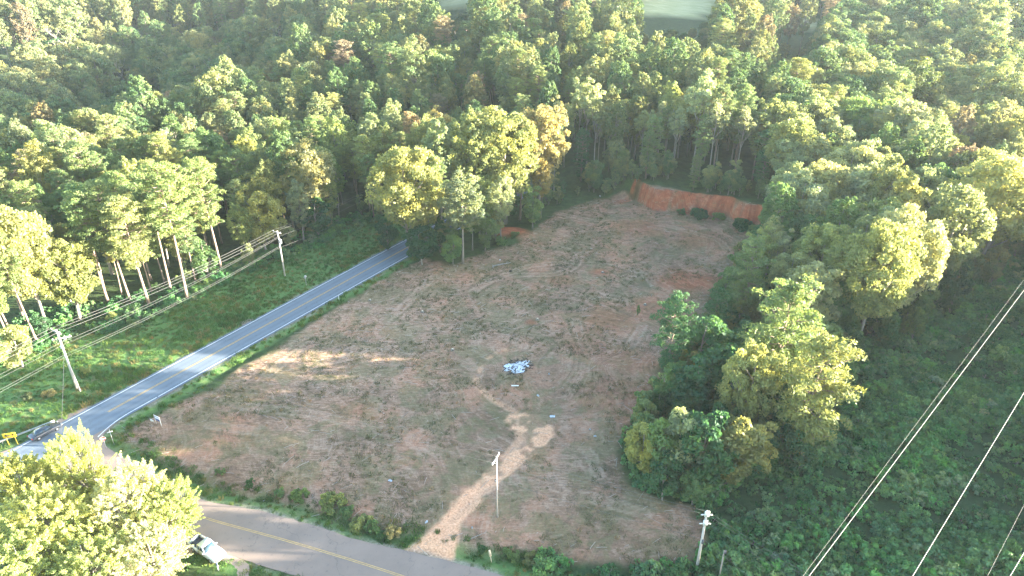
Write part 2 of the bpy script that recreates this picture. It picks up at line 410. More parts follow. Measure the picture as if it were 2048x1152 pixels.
def ground_mat():
    m, n, b, o = mat('ground_cover')
    geo = N(n, 'ShaderNodeNewGeometry').outputs['Position']
    A = {k: attr(n, k).outputs['Fac'] for k in ('m_clear', 'm_grass', 'm_brush', 'm_track', 'm_red', 'm_drag', 'm_field', 'm_arc', 'm_gravel', 'pr', 'pt')}
    big = noise(n, geo, 0.09, 4, 0.6); mid = noise(n, geo, 0.5, 5, 0.65); fine = noise(n, geo, 3.2, 5, 0.75)
    cv = N(n, 'ShaderNodeCombineXYZ')
    n.links.new(mth(n, 'MULTIPLY', A['pr'], 1.0), cv.inputs[0]); n.links.new(mth(n, 'MULTIPLY', A['pt'], 0.22), cv.inputs[1])
    streak0 = noise(n, cv.outputs[0], 0.8, 6, 0.72, 0.9)
    streak = mth(n, 'ADD', mth(n, 'MULTIPLY', streak0, 0.55), mth(n, 'MULTIPLY', noise(n, geo, 0.33, 7, 0.75, 1.5), 0.45))
    mp = N(n, 'ShaderNodeMapping'); mp.inputs['Rotation'].default_value = (0, 0, 0.5); mp.inputs['Scale'].default_value = (0.35, 2.4, 1)
    n.links.new(geo, mp.inputs[0]); straw = noise(n, mp.outputs[0], 1.6, 6, 0.8, 1.2)
    # forest floor
    floor = ramp(n, mid, [(0.3, (0.03, 0.05, 0.022)), (0.5, (0.055, 0.08, 0.03)), (0.7, (0.06, 0.11, 0.035))])
    # cleared soil
    soil = ramp(n, big, [(0.34, (0.18, 0.11, 0.068)), (0.5, (0.25, 0.148, 0.094)), (0.64, (0.37, 0.18, 0.107))])
    soil = mixc(n, mth(n, 'MULTIPLY', ramp(n, streak, [(0.50, 0), (0.62, 1)]), 0.65), soil, (0.42, 0.29, 0.21))
    soil = mixc(n, mth(n, 'MULTIPLY', ramp(n, streak, [(0.36, 1), (0.47, 0)]), 0.75), soil, (0.085, 0.062, 0.045))
    strawm = mth(n, 'MULTIPLY', ramp(n, straw, [(0.46, 0), (0.62, 1)]), mth(n, 'ADD', mth(n, 'MULTIPLY', A['m_drag'], 0.75), 0.18))
    soil = mixc(n, strawm, soil, (0.55, 0.38, 0.275))
    gpat = mth(n, 'MULTIPLY', ramp(n, noise(n, geo, 0.16, 6, 0.7, 0.6), [(0.46, 0), (0.55, 1)]), ramp(n, fine, [(0.40, 0.35), (0.60, 1)]))
    soil = mixc(n, mth(n, 'MULTIPLY', gpat, 0.55), soil, (0.085, 0.125, 0.045))
    dark = ramp(n, noise(n, geo, 1.1, 6, 0.8, 1.0), [(0.36, 1), (0.46, 0)])
    soil = mixc(n, mth(n, 'MULTIPLY', dark, 0.5), soil, (0.06, 0.05, 0.04))
    soil = mixc(n, mth(n, 'MULTIPLY', ramp(n, A['m_arc'], [(0.55, 0), (0.9, 1)]), 0.28), soil, (0.48, 0.36, 0.27))
    soil = mixc(n, mth(n, 'MULTIPLY', ramp(n, A['m_arc'], [(0.28, 1), (0.45, 0)]), 0.4), soil, (0.085, 0.085, 0.045))
    base = mixc(n, A['m_clear'], floor, soil)
    brushc = ramp(n, mid, [(0.3, (0.025, 0.05, 0.022)), (0.7, (0.045, 0.085, 0.034))])
    base = mixc(n, A['m_brush'], base, brushc)
    gr = ramp(n, noise(n, geo, 0.35, 5, 0.7), [(0.3, (0.075, 0.155, 0.045)), (0.5, (0.095, 0.20, 0.058)), (0.7, (0.14, 0.22, 0.075))])
    gr = mixc(n, mth(n, 'MULTIPLY', ramp(n, fine, [(0.45, 0), (0.7, 1)]), 0.6), gr, (0.16, 0.17, 0.07))
    dry = ramp(n, noise(n, geo, 0.22, 5, 0.7, 0.4), [(0.54, 0), (0.66, 1)])
    gr = mixc(n, mth(n, 'MULTIPLY', dry, 0.6), gr, (0.22, 0.17, 0.09))
    base = mixc(n, A['m_grass'], base, gr)
    red = ramp(n, streak, [(0.36, (0.17, 0.05, 0.03)), (0.5, (0.36, 0.11, 0.055)), (0.66, (0.52, 0.21, 0.11))])
    base = mixc(n, mth(n, 'MULTIPLY', A['m_red'], ramp(n, mid, [(0.25, 0.55), (0.55, 1.0)])), base, red)
    tr = ramp(n, fine, [(0.3, (0.42, 0.20, 0.11)), (0.47, (0.74, 0.39, 0.225)), (0.75, (0.84, 0.54, 0.36))])
    base = mixc(n, mth(n, 'MULTIPLY', A['m_track'], 0.9), base, tr)
    base = mixc(n, A['m_field'], base, ramp(n, big, [(0.3, (0.38, 0.38, 0.17)), (0.7, (0.55, 0.52, 0.28))]))
    base = mixc(n, mth(n, 'MULTIPLY', A['m_gravel'], 0.75), base, ramp(n, fine, [(0.35, (0.18, 0.15, 0.12)), (0.65, (0.38, 0.33, 0.28))]))
    fd = mth(n, 'ADD', mth(n, 'MULTIPLY', fine, 0.5), 0.75)
    cc = N(n, 'ShaderNodeCombineXYZ')
    for i in range(3): n.links.new(fd, cc.inputs[i])
    base = mixc(n, 1.0, base, cc.outputs[0], 'MULTIPLY')
    base = mixc(n, 1.0, base, ramp(n, noise(n, geo, 1.7, 7, 0.85, 0.8), [(0.36, 0.85), (0.5, 1.0), (0.64, 1.15)]), 'MULTIPLY')
    n.links.new(base, b.inputs['Base Color']); b.inputs['Roughness'].default_value = 0.95
    b.inputs['Specular IOR Level'].default_value = 0.1
    bump(n, b, mth(n, 'ADD', mth(n, 'MULTIPLY', fine, 0.5), mth(n, 'MULTIPLY', straw, 0.6)), 0.8, 0.16)
    return m
gm.materials.append(ground_mat())
ground = ob('ground', gm); tag(ground, kind='structure')

# ------------------------------------------------------------ roads
def asphalt(name, c0, c1, warm):
    m, n, b, o = mat(name)
    geo = N(n, 'ShaderNodeNewGeometry').outputs['Position']
    f1 = noise(n, geo, 0.25, 4, 0.6); f2 = noise(n, geo, 14, 3, 0.8); f3 = noise(n, geo, 1.4, 4, 0.6)
    c = ramp(n, f1, [(0.3, c0), (0.7, c1)])
    c = mixc(n, mth(n, 'MULTIPLY', f2, 0.35), c, warm)
    st = ramp(n, f3, [(0.28, 1), (0.40, 0)])
    c = mixc(n, mth(n, 'MULTIPLY', st, 0.35), c, (0.05, 0.05, 0.055))
    vo = N(n, 'ShaderNodeTexVoronoi', feature='DISTANCE_TO_EDGE'); vo.inputs['Scale'].default_value = 0.11
    wv = N(n, 'ShaderNodeVectorMath', operation='ADD'); nv = N(n, 'ShaderNodeTexNoise'); nv.inputs['Scale'].default_value = 0.6; nv.inputs['Detail'].default_value = 5
    sv_ = N(n, 'ShaderNodeVectorMath', operation='SCALE'); sv_.inputs['Scale'].default_value = 4.0
    n.links.new(geo, nv.inputs['Vector']); n.links.new(nv.outputs['Color'], sv_.inputs[0]); n.links.new(geo, wv.inputs[0]); n.links.new(sv_.outputs[0], wv.inputs[1]); n.links.new(wv.outputs[0], vo.inputs['Vector'])
    c = mixc(n, mth(n, 'MULTIPLY', ramp(n, vo.outputs['Distance'], [(0.0, 1), (0.008, 0)]), 0.4), c, (0.05, 0.05, 0.05))
    tr = attr(n, 'wheel').outputs['Fac']
    c = mixc(n, mth(n, 'MULTIPLY', tr, 0.4), c, [x*1.5 for x in c1])
    n.links.new(c, b.inputs['Base Color']); b.inputs['Roughness'].default_value = 0.8
    bump(n, b, f2, 0.3, 0.01)
    return m
M['asph'] = asphalt('asphalt_grey', (0.10, 0.13, 0.165), (0.13, 0.165, 0.20), (0.18, 0.205, 0.235))
M['asph2'] = asphalt('asphalt_worn', (0.19, 0.145, 0.12), (0.25, 0.19, 0.155), (0.33, 0.26, 0.21))
M['white'] = plain('road_paint_white', (0.74, 0.76, 0.78), 0.6, var=0.2, scale=2.0)
M['yellow'] = plain('road_paint_yellow', (0.50, 0.33, 0.12), 0.6, var=0.25, scale=2.0)
def ribbon(name, line, offs, z, m, step=2.0, wheel=None, t0=0, t1=1):
    L = resample(line, step)
    L = L[int(len(L)*t0):max(2, int(len(L)*t1))]
    d = np.gradient(L, axis=0); d /= np.linalg.norm(d, axis=1)[:, None]
    nn = np.stack([d[:, 1], -d[:, 0]], 1)
    k = len(offs); v = []; 
    for p, q in zip(L, nn):
        for f in offs: v.append((p[0]+q[0]*f, p[1]+q[1]*f, z))
    fa = [(i*k+j, i*k+j+1, (i+1)*k+j+1, (i+1)*k+j) for i in range(len(L)-1) for j in range(k-1)]
    at_ = dict(wheel=np.tile(wheel, len(L))) if wheel else None
    me = new_mesh(name, v, [i for q in fa for i in q], [4]*len(fa), [m], attrs=at_)
    return me
hw = wid/2
road = ob('road', ribbon('road', road_line, [-hw-0.55, -hw+0.4, -hw*0.72, -hw*0.5, -hw*0.25, 0, hw*0.25, hw*0.5, hw*0.72, hw-0.4, hw+0.55], 0.03, M['asph'],
                         wheel=[0, 0, 1, 0.1, 0.9, 0, 0.9, 0.1, 1, 0, 0]))
tag(road, kind='structure')
def poly_mesh(name, pts, z, m, jitter=0.0):
    from mathutils.geometry import tessellate_polygon
    rs = resample(list(pts)+[pts[0]], 1.2)
    rg = random.Random(5)
    v = [(p[0]+rg.uniform(-1, 1)*jitter, p[1]+rg.uniform(-1, 1)*jitter, z) for p in rs]
    t = tessellate_polygon([[Vector(p) for p in v]])
    t = [q if (Vector(v[q[1]])-Vector(v[q[0]])).cross(Vector(v[q[2]])-Vector(v[q[0]])).z > 0 else q[::-1] for q in t]
    return new_mesh(name, v, [i for q in t for i in q], [3]*len(t), [m])
froad = ob('side_road', poly_mesh('side_road', FRONT, 0.02, M['asph2'], 0.1)); tag(froad, kind='structure')
s0 = -14/ (np.sum(np.hypot(*(np.diff(np.array(road_line), axis=0).T))))
def mark(name, *parts):
    vs = []; fs = []; o = 0
    for me in parts:
        v = np.zeros(len(me.vertices)*3, np.float32); me.vertices.foreach_get('co', v); v = v.reshape(-1, 3)
        for p in me.polygons: fs.append([i+o for i in p.vertices])
        vs.append(v); o += len(v)
    mm = parts[0].materials[0]
    return new_mesh(name, np.concatenate(vs), [i for q in fs for i in q], [len(q) for q in fs], [mm])
LE = ribbon('l', road_line, [-hw-0.07, -hw+0.07], 0.036, M['white'])
sub = [tuple(road_pt(-3.5))]+[p for p in road_line[3:]]
RE_line = [tuple(np.array(road_line[0])*0+at(196, 872)-rn*0.0)]
RE = ribbon('r', [tuple(road_pt(2.0))]+[tuple(road_pt(9))]+[tuple(p) for p in road_line[3:]], [hw-0.07, hw+0.07], 0.036, M['white'], step=1.5)
CURV = [tuple(at(196, 874)), tuple(at(215, 855)), tuple(at(245, 833)), tuple(road_pt(2.3)+rn*hw)]
CU = ribbon('c', CURV, [-0.07, 0.07], 0.036, M['white'], step=1.0)
ew = ob('edge_line', mark('edge_line', LE, RE, CU)); tag(ew, kind='structure')
yst = [tuple(road_pt(float(np.dot(at(213, 822)-rc, rd))))]+[tuple(road_pt(20))]+[tuple(p) for p in road_line[3:]]
cy = ob('centre_line', mark('centre_line', ribbon('a', yst, [-0.20, -0.07], 0.036, M['yellow']), ribbon('b', yst, [0.07, 0.20], 0.036, M['yellow']))); tag(cy, kind='structure')
fy = ob('side_road_line', mark('side_road_line', ribbon('a', YEL, [-0.17, -0.07], 0.026, M['yellow']), ribbon('b', YEL, [0.07, 0.17], 0.026, M['yellow']))); tag(fy, kind='structure')
M['drive'] = asphalt('driveway_dirt', (0.30, 0.21, 0.16), (0.40, 0.29, 0.23), (0.48, 0.36, 0.30))
drv = ob('driveway', poly_mesh('driveway', P((330, 1072), (440, 1102), (512, 1128), (490, 1160), (560, 1300), (200, 1300), (200, 1100)), 0.012, M['drive'], 0.15)); tag(drv, kind='structure')
for nm, pts in (('gravel_patch', P((95, 852), (135, 828), (180, 808), (186, 812), (150, 838), (110, 860))), ('gravel_patch', P((478, 645), (505, 634), (516, 638), (490, 655)))):
    tag(ob(nm, poly_mesh(nm, pts, 0.025, M['asph2'], 0.25)), kind='structure')

# ------------------------------------------------------------ tree generators
def leaves_mesh(name, C, Nn, size, tint, m, aspect=0.6, seed=0, extra=None):
    rg = np.random.default_rng(seed); n = len(C)
    Nn = Nn/np.maximum(np.linalg.norm(Nn, axis=1), 1e-6)[:, None]
    a = rg.normal(size=(n, 3)); t = np.cross(Nn, a); t /= np.maximum(np.linalg.norm(t, axis=1), 1e-6)[:, None]
    b = np.cross(Nn, t)
    s = size*(0.65+0.7*rg.random(n))
    s = s[:, None]
    V = np.stack([C-t*s, C-b*s*aspect, C+t*s, C+b*s*aspect], 1).reshape(-1, 3)
    F = np.arange(4*n)
    tt = np.repeat(tint, 4)
    return V, F, np.full(n, 4), tt
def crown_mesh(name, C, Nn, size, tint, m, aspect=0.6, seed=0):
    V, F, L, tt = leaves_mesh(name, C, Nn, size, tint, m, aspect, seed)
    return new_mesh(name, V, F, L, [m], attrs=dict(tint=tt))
def clumps_to_leaves(rg, cc, cr, per, center, flat=0.8, inner=0.55, spray=0.0):
    k = len(cc); n = k*per
    ci = np.repeat(np.arange(k), per)
    d = rg.normal(size=(n, 3)); d /= np.linalg.norm(d, axis=1)[:, None]
    out = cc-center; out /= np.maximum(np.linalg.norm(out, axis=1), 1e-6)[:, None]
    out[:, 2] += 0.35
    dd = np.sum(d*out[ci], 1); flip = dd < -0.35
    d[flip] = -d[flip]
    r = cr[ci]*(inner+(1-inner)*rg.random(n)**0.5)*(0.85+0.3*rg.random(n))
    C = cc[ci]+d*r[:, None]*np.array([1, 1, flat])
    if spray:
        o2 = out/np.linalg.norm(out, axis=1)[:, None]+rg.normal(size=out.shape)*0.3
        q = rg.random(n); C = cc[ci]+(C-cc[ci])*(1.1-0.85*q)[:, None]+o2[ci]*(q*cr[ci]*spray)[:, None]
    ct = rg.random(k)
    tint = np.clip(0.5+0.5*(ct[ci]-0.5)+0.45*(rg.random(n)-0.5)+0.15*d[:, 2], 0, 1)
    Nn = d*0.5+rg.normal(size=(n, 3))*0.62
    return C, Nn, tint
def trunk_tube(mb, rg, H, r0, m, top=0.92, bend=0.25, seg=8):
    k = 7; pts = []; rad = []
    ox, oy = rg.normal()*bend, rg.normal()*bend
    for i in range(k):
        t = i/(k-1)
        pts.append((ox*math.sin(t*2.5)*1.2, oy*math.sin(t*3.1), -0.4+(H*top+0.4)*t)); rad.append(r0*(1-0.8*t)+(0.25*r0 if i == 0 else 0))
    mb.tube(pts, rad, m, seg)
    return lambda z: (ox*math.sin(min(z/(H*top), 1)*2.5)*1.2, oy*math.sin(min(z/(H*top), 1)*3.1), z)
def broadleaf(seed, H, Rr, base, nc, per, leaf, bark, r0=0.28, cs=0.24, top_pow=1.0, limbs=14, inner=0.55, spray=0.0):
    rg = np.random.default_rng(seed)
    mb = MB(); tp = trunk_tube(mb, rg, H, r0, bark)
    z0 = H*base; cz = (H+z0)/2; hh = (H-z0)/2
    lob = rg.normal(size=(6, 3)); lob /= np.linalg.norm(lob, axis=1)[:, None]
    cc = []
    while len(cc) < nc:
        d = rg.normal(size=3); d /= np.linalg.norm(d)
        f = 0.80+0.32*max(0, np.max(lob@d))**3-0.12*rg.random()
        rad = f*(0.35+0.65*rg.random()**0.45)
        p = d*rad*np.array([Rr, Rr, hh])
        t = (p[2]+hh)/(2*hh)                         # 0 bottom .. 1 top
        k = (0.55+0.9*t-0.65*t*t*top_pow) if top_pow else 1
        p[0] *= k*1.15; p[1] *= k*1.15
        cc.append((p[0], p[1], p[2]+cz))
    cc = np.array(cc)
    cr = Rr*cs*(0.65+0.7*rg.random(nc))
    C, Nn, ti = clumps_to_leaves(rg, cc, cr, per, np.array([0, 0, cz-hh*0.3]), 0.8, inner, spray)
    far = np.argsort(-np.hypot(cc[:, 0], cc[:, 1]) + rg.random(nc)*2)[:limbs*2:2]
    for j in far:
        e = cc[j]; zs = max(z0*0.85, e[2]-np.hypot(e[0], e[1])*0.9-1.0); s = tp(zs)
        mid = ((s[0]+e[0])*0.5, (s[1]+e[1])*0.5, zs+(e[2]-zs)*0.42)
        mb.tube([s, mid, tuple(e)], [r0*0.42, r0*0.25, r0*0.07], bark, 5)
    return crown_mesh('crown', C, Nn, leaf, ti, M['leaf'], 0.62, seed), mb.mesh('trunk', True)
def pine(seed, H, Rr, base, leaf=0.17, r0=0.24, dens=1.0, lean=0.0):
    rg = np.random.default_rng(seed)
    mb = MB(); tp = trunk_tube(mb, rg, H, r0, M['pinebark'], 0.97, 0.22)
    cc = []; cr = []
    z = H*base
    while z < H*0.985:
        t = (z-H*base)/(H*(1-base))
        prof = (0.45+1.5*t)*(1-t)**0.62*1.05 if t > 0.05 else 0.5
        prof = min(1.0, prof)
        nb = int(rg.integers(3, 6)*dens+0.5)
        a0 = rg.random()*6.28
        for q in range(nb):
            a = a0+q*6.28/max(nb, 1)+rg.normal()*0.3
            L = Rr*prof*(0.55+0.55*rg.random())
            up = 0.10+0.55*t+rg.normal()*0.08
            s = tp(z); e = np.array([s[0]+math.cos(a)*L, s[1]+math.sin(a)*L, z+L*up])
            mb.tube([s, tuple((np.array(s)+e)/2+np.array([0, 0, -0.06*L])), tuple(e)], [0.07+0.02*L*0.3, 0.05, 0.02], M['pinebark'], 4)
            nt_ = max(2, int(L/0.75))
            for k in range(nt_):
                f = 0.42+0.58*(k+rg.random()*0.7)/nt_
                side = rg.normal()*0.42*L*0.35
                c = np.array(s)+(e-np.array(s))*f+np.array([-math.sin(a)*side, math.cos(a)*side, 0.12+rg.normal()*0.12])
                cc.append(c); cr.append(0.52+0.42*rg.random())
        z += 0.55+0.75*rg.random()*(1-0.4*t)
    for q in range(5): cc.append(np.array([rg.normal()*0.3, rg.normal()*0.3, H*0.97+q*0.18])); cr.append(0.45)
    cc = np.array(cc); cr = np.array(cr)
    per = 60
    C, Nn, ti = clumps_to_leaves(rg, cc, cr, per, np.array([0, 0, H*base]), 0.55, 0.3)
    ti = np.clip(ti+0.06, 0, 1)
    Nn[:, 2] += 0.35
    return crown_mesh('crown', C, Nn, leaf, ti, M['needle'], 0.34, seed), mb.mesh('trunk', True)
def slender(seed, H, leaf=0.22):
    """tall pale stem forking into a small, thin top crown"""
    rg = np.random.default_rng(seed); mb = MB()
    tp = trunk_tube(mb, rg, H, 0.19, M['palebark'], 0.7, 0.3)
    cc = []; 
    for q in range(9):
        a = q*0.7+rg.random(); z0 = H*(0.45+0.25*rg.random()); s = tp(z0)
        L = 1.2+1.6*rg.random(); e = np.array([s[0]+math.cos(a)*L, s[1]+math.sin(a)*L, H*(0.78+0.2*rg.random())])
        mb.tube([s, tuple((np.array(s)*0.55+e*0.45)+np.array([math.cos(a)*0.25, math.sin(a)*0.25, -0.3])), tuple(e)], [0.10, 0.07, 0.03], M['palebark'], 5)
        for k in range(5): cc.append(np.array([s[0], s[1], z0])*(1-(.55+.45*k/4))+e*(.55+.45*k/4)+rg.normal(size=3)*0.55)
    for q in range(16): cc.append(np.array([rg.normal()*1.1, rg.normal()*1.1, H*(0.72+0.27*rg.random())]))
    cc = np.array(cc); cr = 0.55+0.5*rg.random(len(cc))
    C, Nn, ti = clumps_to_leaves(rg, cc, cr, 70, np.array([0, 0, H*0.6]), 0.9, 0.25)
    return crown_mesh('crown', C, Nn, leaf, ti, M['leaf'], 0.6, seed), mb.mesh('trunk', True)
def snag(seed, H):
    """nearly bare tree: forking pale limbs with few leaves"""
    rg = np.random.default_rng(seed); mb = MB(); tp = trunk_tube(mb, rg, H, 0.22, M['palebark'], 0.6, 0.3)
    ends = []
    def br(s, d, L, r, lev):
        e = s+d*L; m_ = (s+e)/2+rg.normal(size=3)*0.06*L
        mb.tube([tuple(s), tuple(m_), tuple(e)], [r, r*0.75, r*0.5], M['palebark'], 4)
        if lev == 0: ends.append(e); return
        for _ in range(3):
            nd = d+rg.normal(size=3)*0.42; nd[2] += 0.15; nd /= np.linalg.norm(nd); br(e, nd, L*0.68, r*0.5, lev-1)
    for q in range(6):
        a = q*1.05+rg.random()*0.4; z = H*(0.3+0.05*q)
        br(np.array(tp(z)), np.array([math.cos(a)*0.6, math.sin(a)*0.6, 0.75]), H*0.2, 0.12, 2)
    cc = np.array(ends); cr = np.full(len(cc), 0.6)
    C, Nn, ti = clumps_to_leaves(rg, cc, cr, 22, np.array([0, 0, H*0.5]), 0.9, 0.1)
    return crown_mesh('crown', C, Nn, 0.17, ti, M['leaf'], 0.6, seed), mb.mesh('trunk', True)
def shrub(seed, H, Rr, leaf, nc=26, per=110):
    rg = np.random.default_rng(seed); mb = MB()
    cc = []
    for q in range(nc):
        a = rg.random()*6.28; r = Rr*rg.random()**0.6; z = H*(0.15+0.8*rg.random())*(1-0.35*(r/Rr)**2)
        cc.append((math.cos(a)*r, math.sin(a)*r, z))
        if q % 4 == 0: mb.tube([(0, 0, -0.2), (math.cos(a)*r*0.4, math.sin(a)*r*0.4, z*0.6), (math.cos(a)*r, math.sin(a)*r, z)], [0.05, 0.035, 0.015], M['bark'], 4)
    cc = np.array(cc); cr = Rr*0.3*(0.6+0.7*rg.random(nc))
    C, Nn, ti = clumps_to_leaves(rg, cc, cr, per, np.array([0, 0, 0.0]), 0.85, 0.45)
    C[:, 2] = np.maximum(C[:, 2], 0.03)
    return crown_mesh('foliage', C, Nn, leaf, ti, M['leaf'], 0.55, seed), mb.mesh('stem', True)

PROTO = {}
PROTO['round'] = [(broadleaf(100+i, h, r, b, int(nc*1.8), 85, 0.21, M['bark'], 0.30, cs=0.175, inner=0.3), h) for i, (h, r, b, nc) in enumerate(((17, 5.4, 0.24, 120), (19, 6.2, 0.26, 135), (15, 5.0, 0.2, 105), (18, 5.0, 0.26, 115)))]
PROTO['tall'] = [(broadleaf(200+i, h, r, b, int(nc*1.8), 80, 0.20, M['bark'], 0.24, cs=0.20, top_pow=1.25, inner=0.25, spray=1.0), h) for i, (h, r, b, nc) in enumerate(((21, 3.8, 0.34, 100), (23, 4.2, 0.36, 110), (20, 3.5, 0.28, 95), (22, 4.6, 0.36, 115)))]
PROTO['pine'] = [(pine(300+i, h, r, b, dens=1.35, leaf=0.2), h) for i, (h, r, b) in enumerate(((22, 4.1, 0.48), (24, 4.5, 0.52), (20, 3.8, 0.42), (23, 4.0, 0.56)))]
PROTO['fatpine'] = [(pine(370+i, h, r, b, dens=1.3, leaf=0.19), h) for i, (h, r, b) in enumerate(((14, 4.2, 0.22), (16, 4.6, 0.36)))]
PROTO['lowpine'] = [(pine(350+i, h, r, b, dens=1.3), h) for i, (h, r, b) in enumerate(((15, 3.4, 0.18), (13, 3.0, 0.12)))]
PROTO['slender'] = [(slender(400+i, h), h) for i, h in enumerate((20, 22, 19))]
PROTO['snag'] = [(snag(450+i, h), h) for i, h in enumerate((14, 16))]
PROTO['sapling'] = [(broadleaf(500+i, h, r, 0.12, 46, 90, 0.2, M['bark'], 0.12, cs=0.3), h) for i, (h, r) in enumerate(((9, 2.3), (7.5, 2.1), (10.5, 2.2)))]
PROTO['shrub'] = [(shrub(600+i, h, r, 0.15), h) for i, (h, r) in enumerate(((2.2, 1.6), (1.6, 1.4), (3.0, 1.7)))]
KINDNAME = dict(round='broadleaf_tree', tall='broadleaf_tree', pine='pine_tree', lowpine='pine_tree', fatpine='pine_tree', slender='slender_tree', snag='thin_leaved_tree', sapling='young_tree', shrub='shrub')
rnd = random.Random(11)
TREES = []     # every individual: dict(root, kind, zone, x, y, h, colour word)
COLW = {       # words and base colours of foliage
 'yellow-green': (0.235, 0.270, 0.115), 'olive green': (0.155, 0.190, 0.090), 'deep green': (0.060, 0.140, 0.065),
 'mid green': (0.125, 0.205, 0.090), 'pale green': (0.240, 0.285, 0.165), 'russet brown': (0.27, 0.225, 0.165), 'golden': (0.270, 0.265, 0.135),
 'needle green': (0.140, 0.205, 0.090), 'yellowish needle green': (0.205, 0.250, 0.110), 'browning': (0.23, 0.20, 0.14), 'dark': (0.045, 0.112, 0.055)}
def plant(kind, x, y, h, colw, zone=None, label=None, group=None, rz=None, var=None, wide=1.0):
    (crown, trunk), ph = PROTO[kind][rnd.randrange(len(PROTO[kind])) if var is None else var]
    root = bpy.data.objects.new(KINDNAME[kind], None); COL.objects.link(root)
    root.location = (x, y, hz(x, y)-0.05); root.rotation_euler = (rnd.uniform(-.03, .03), rnd.uniform(-.03, .03), rnd.uniform(0, 6.28) if rz is None else rz)
    s = h/ph; root.scale = (s*wide, s*wide, s); root.empty_display_size = 0.3
    for nm, me in (('stem' if kind == 'shrub' else 'trunk', trunk), ('foliage' if kind == 'shrub' else 'crown', crown)):
        c = bpy.data.objects.new(nm, me); COL.objects.link(c); c.parent = root
        k = rnd.uniform(0.88, 1.14); q = COLW[colw]
        c.color = (q[0]*k*rnd.uniform(.95, 1.06), q[1]*k, q[2]*k*rnd.uniform(.9, 1.1), 1)
    root['category'] = 'shrub' if kind == 'shrub' else 'tree'
    if label: root['label'] = label
    if group: root['group'] = group
    TREES.append(dict(root=root, kind=kind, zone=zone, x=x, y=y, h=h, colw=colw, label=label))
    return root
def top_at(px, py, h):
    """ground position of a tree of height h whose top is seen at px,py"""
    z = h
    for _ in range(3):
        p = at(px, py, z); z = h+hz(p[0], p[1])
    return at(px, py, z)
exec_marker = None
#@@PART2
# ------------------------------------------------------------ scattered stuff through geometry nodes
def scatter(name, meshes, pts, rot, scl, idx, color, mat_override=None):
    """one object: its vertices carry instances of the given meshes (rot = z angle, scl = scale)"""
    pts = np.asarray(pts, np.float32); n = len(pts)
    me = bpy.data.meshes.new(name); me.vertices.add(n); me.vertices.foreach_set('co', pts.ravel())
    a = me.attributes.new('iidx', 'INT', 'POINT'); a.data.foreach_set('value', np.asarray(idx, np.int32))
    a = me.attributes.new('iscl', 'FLOAT', 'POINT'); a.data.foreach_set('value', np.asarray(scl, np.float32))
    r3 = np.zeros((n, 3), np.float32); r3[:, 2] = rot
    a = me.attributes.new('irot', 'FLOAT_VECTOR', 'POINT'); a.data.foreach_set('vector', r3.ravel())
    o = ob(name, me); o.color = (*color, 1)
    g = bpy.data.node_groups.new(name+'_nodes', 'GeometryNodeTree')
    g.interface.new_socket('Geometry', in_out='INPUT', socket_type='NodeSocketGeometry')
    g.interface.new_socket('Geometry', in_out='OUTPUT', socket_type='NodeSocketGeometry')
    gi = g.nodes.new('NodeGroupInput'); go = g.nodes.new('NodeGroupOutput'); jn = g.nodes.new('GeometryNodeJoinGeometry')
    def named(nm, ty):
        x = g.nodes.new('GeometryNodeInputNamedAttribute'); x.data_type = ty; x.inputs[0].default_value = nm
        return x.outputs[0]
    iv = named('iidx', 'INT'); sv = named('iscl', 'FLOAT'); rv = named('irot', 'FLOAT_VECTOR')
    for k, m in enumerate(meshes):
        src = bpy.data.objects.new(name+'_source', m)
        oi = g.nodes.new('GeometryNodeObjectInfo'); oi.inputs['Object'].default_value = src; oi.inputs['As Instance'].default_value = True
        ip = g.nodes.new('GeometryNodeInstanceOnPoints')
        cmp_ = g.nodes.new('FunctionNodeCompare'); cmp_.data_type = 'INT'; cmp_.operation = 'EQUAL'
        ia = [s for s in cmp_.inputs if s.type == 'INT']
        g.links.new(iv, ia[0]); ia[1].default_value = k
        g.links.new(gi.outputs[0], ip.inputs['Points']); g.links.new(oi.outputs['Geometry'], ip.inputs['Instance'])
        g.links.new(cmp_.outputs[0], ip.inputs['Selection']); g.links.new(rv, ip.inputs['Rotation']); g.links.new(sv, ip.inputs['Scale'])
        g.links.new(ip.outputs[0], jn.inputs[0])
    g.links.new(jn.outputs[0], go.inputs[0])
    md = o.modifiers.new('scatter', 'NODES'); md.node_group = g
    tag(o, kind='stuff')
    return o
def joined(name, a, b, mat_a=None):
    va = np.zeros(len(a.vertices)*3, np.float32); a.vertices.foreach_get('co', va)
    vb = np.zeros(len(b.vertices)*3, np.float32); b.vertices.foreach_get('co', vb)
    def topo(m):
        l = np.zeros(len(m.loops), np.int32); m.loops.foreach_get('vertex_index', l)
        t = np.zeros(len(m.polygons), np.int32); m.polygons.foreach_get('loop_total', t); return l, t
    l1, t1 = topo(a); l2, t2 = topo(b)
    ti = np.zeros(len(a.vertices), np.float32); a.attributes['tint'].data.foreach_get('value', ti)
    return new_mesh(name, np.concatenate([va, vb]).reshape(-1, 3), np.concatenate([l1, l2+len(a.vertices)]), np.concatenate([t1, t2]),
                    [mat_a or a.materials[0], b.materials[0]], np.concatenate([np.zeros(len(t1)), np.ones(len(t2))]),
                    attrs=dict(tint=np.concatenate([ti, np.zeros(len(b.vertices))])))
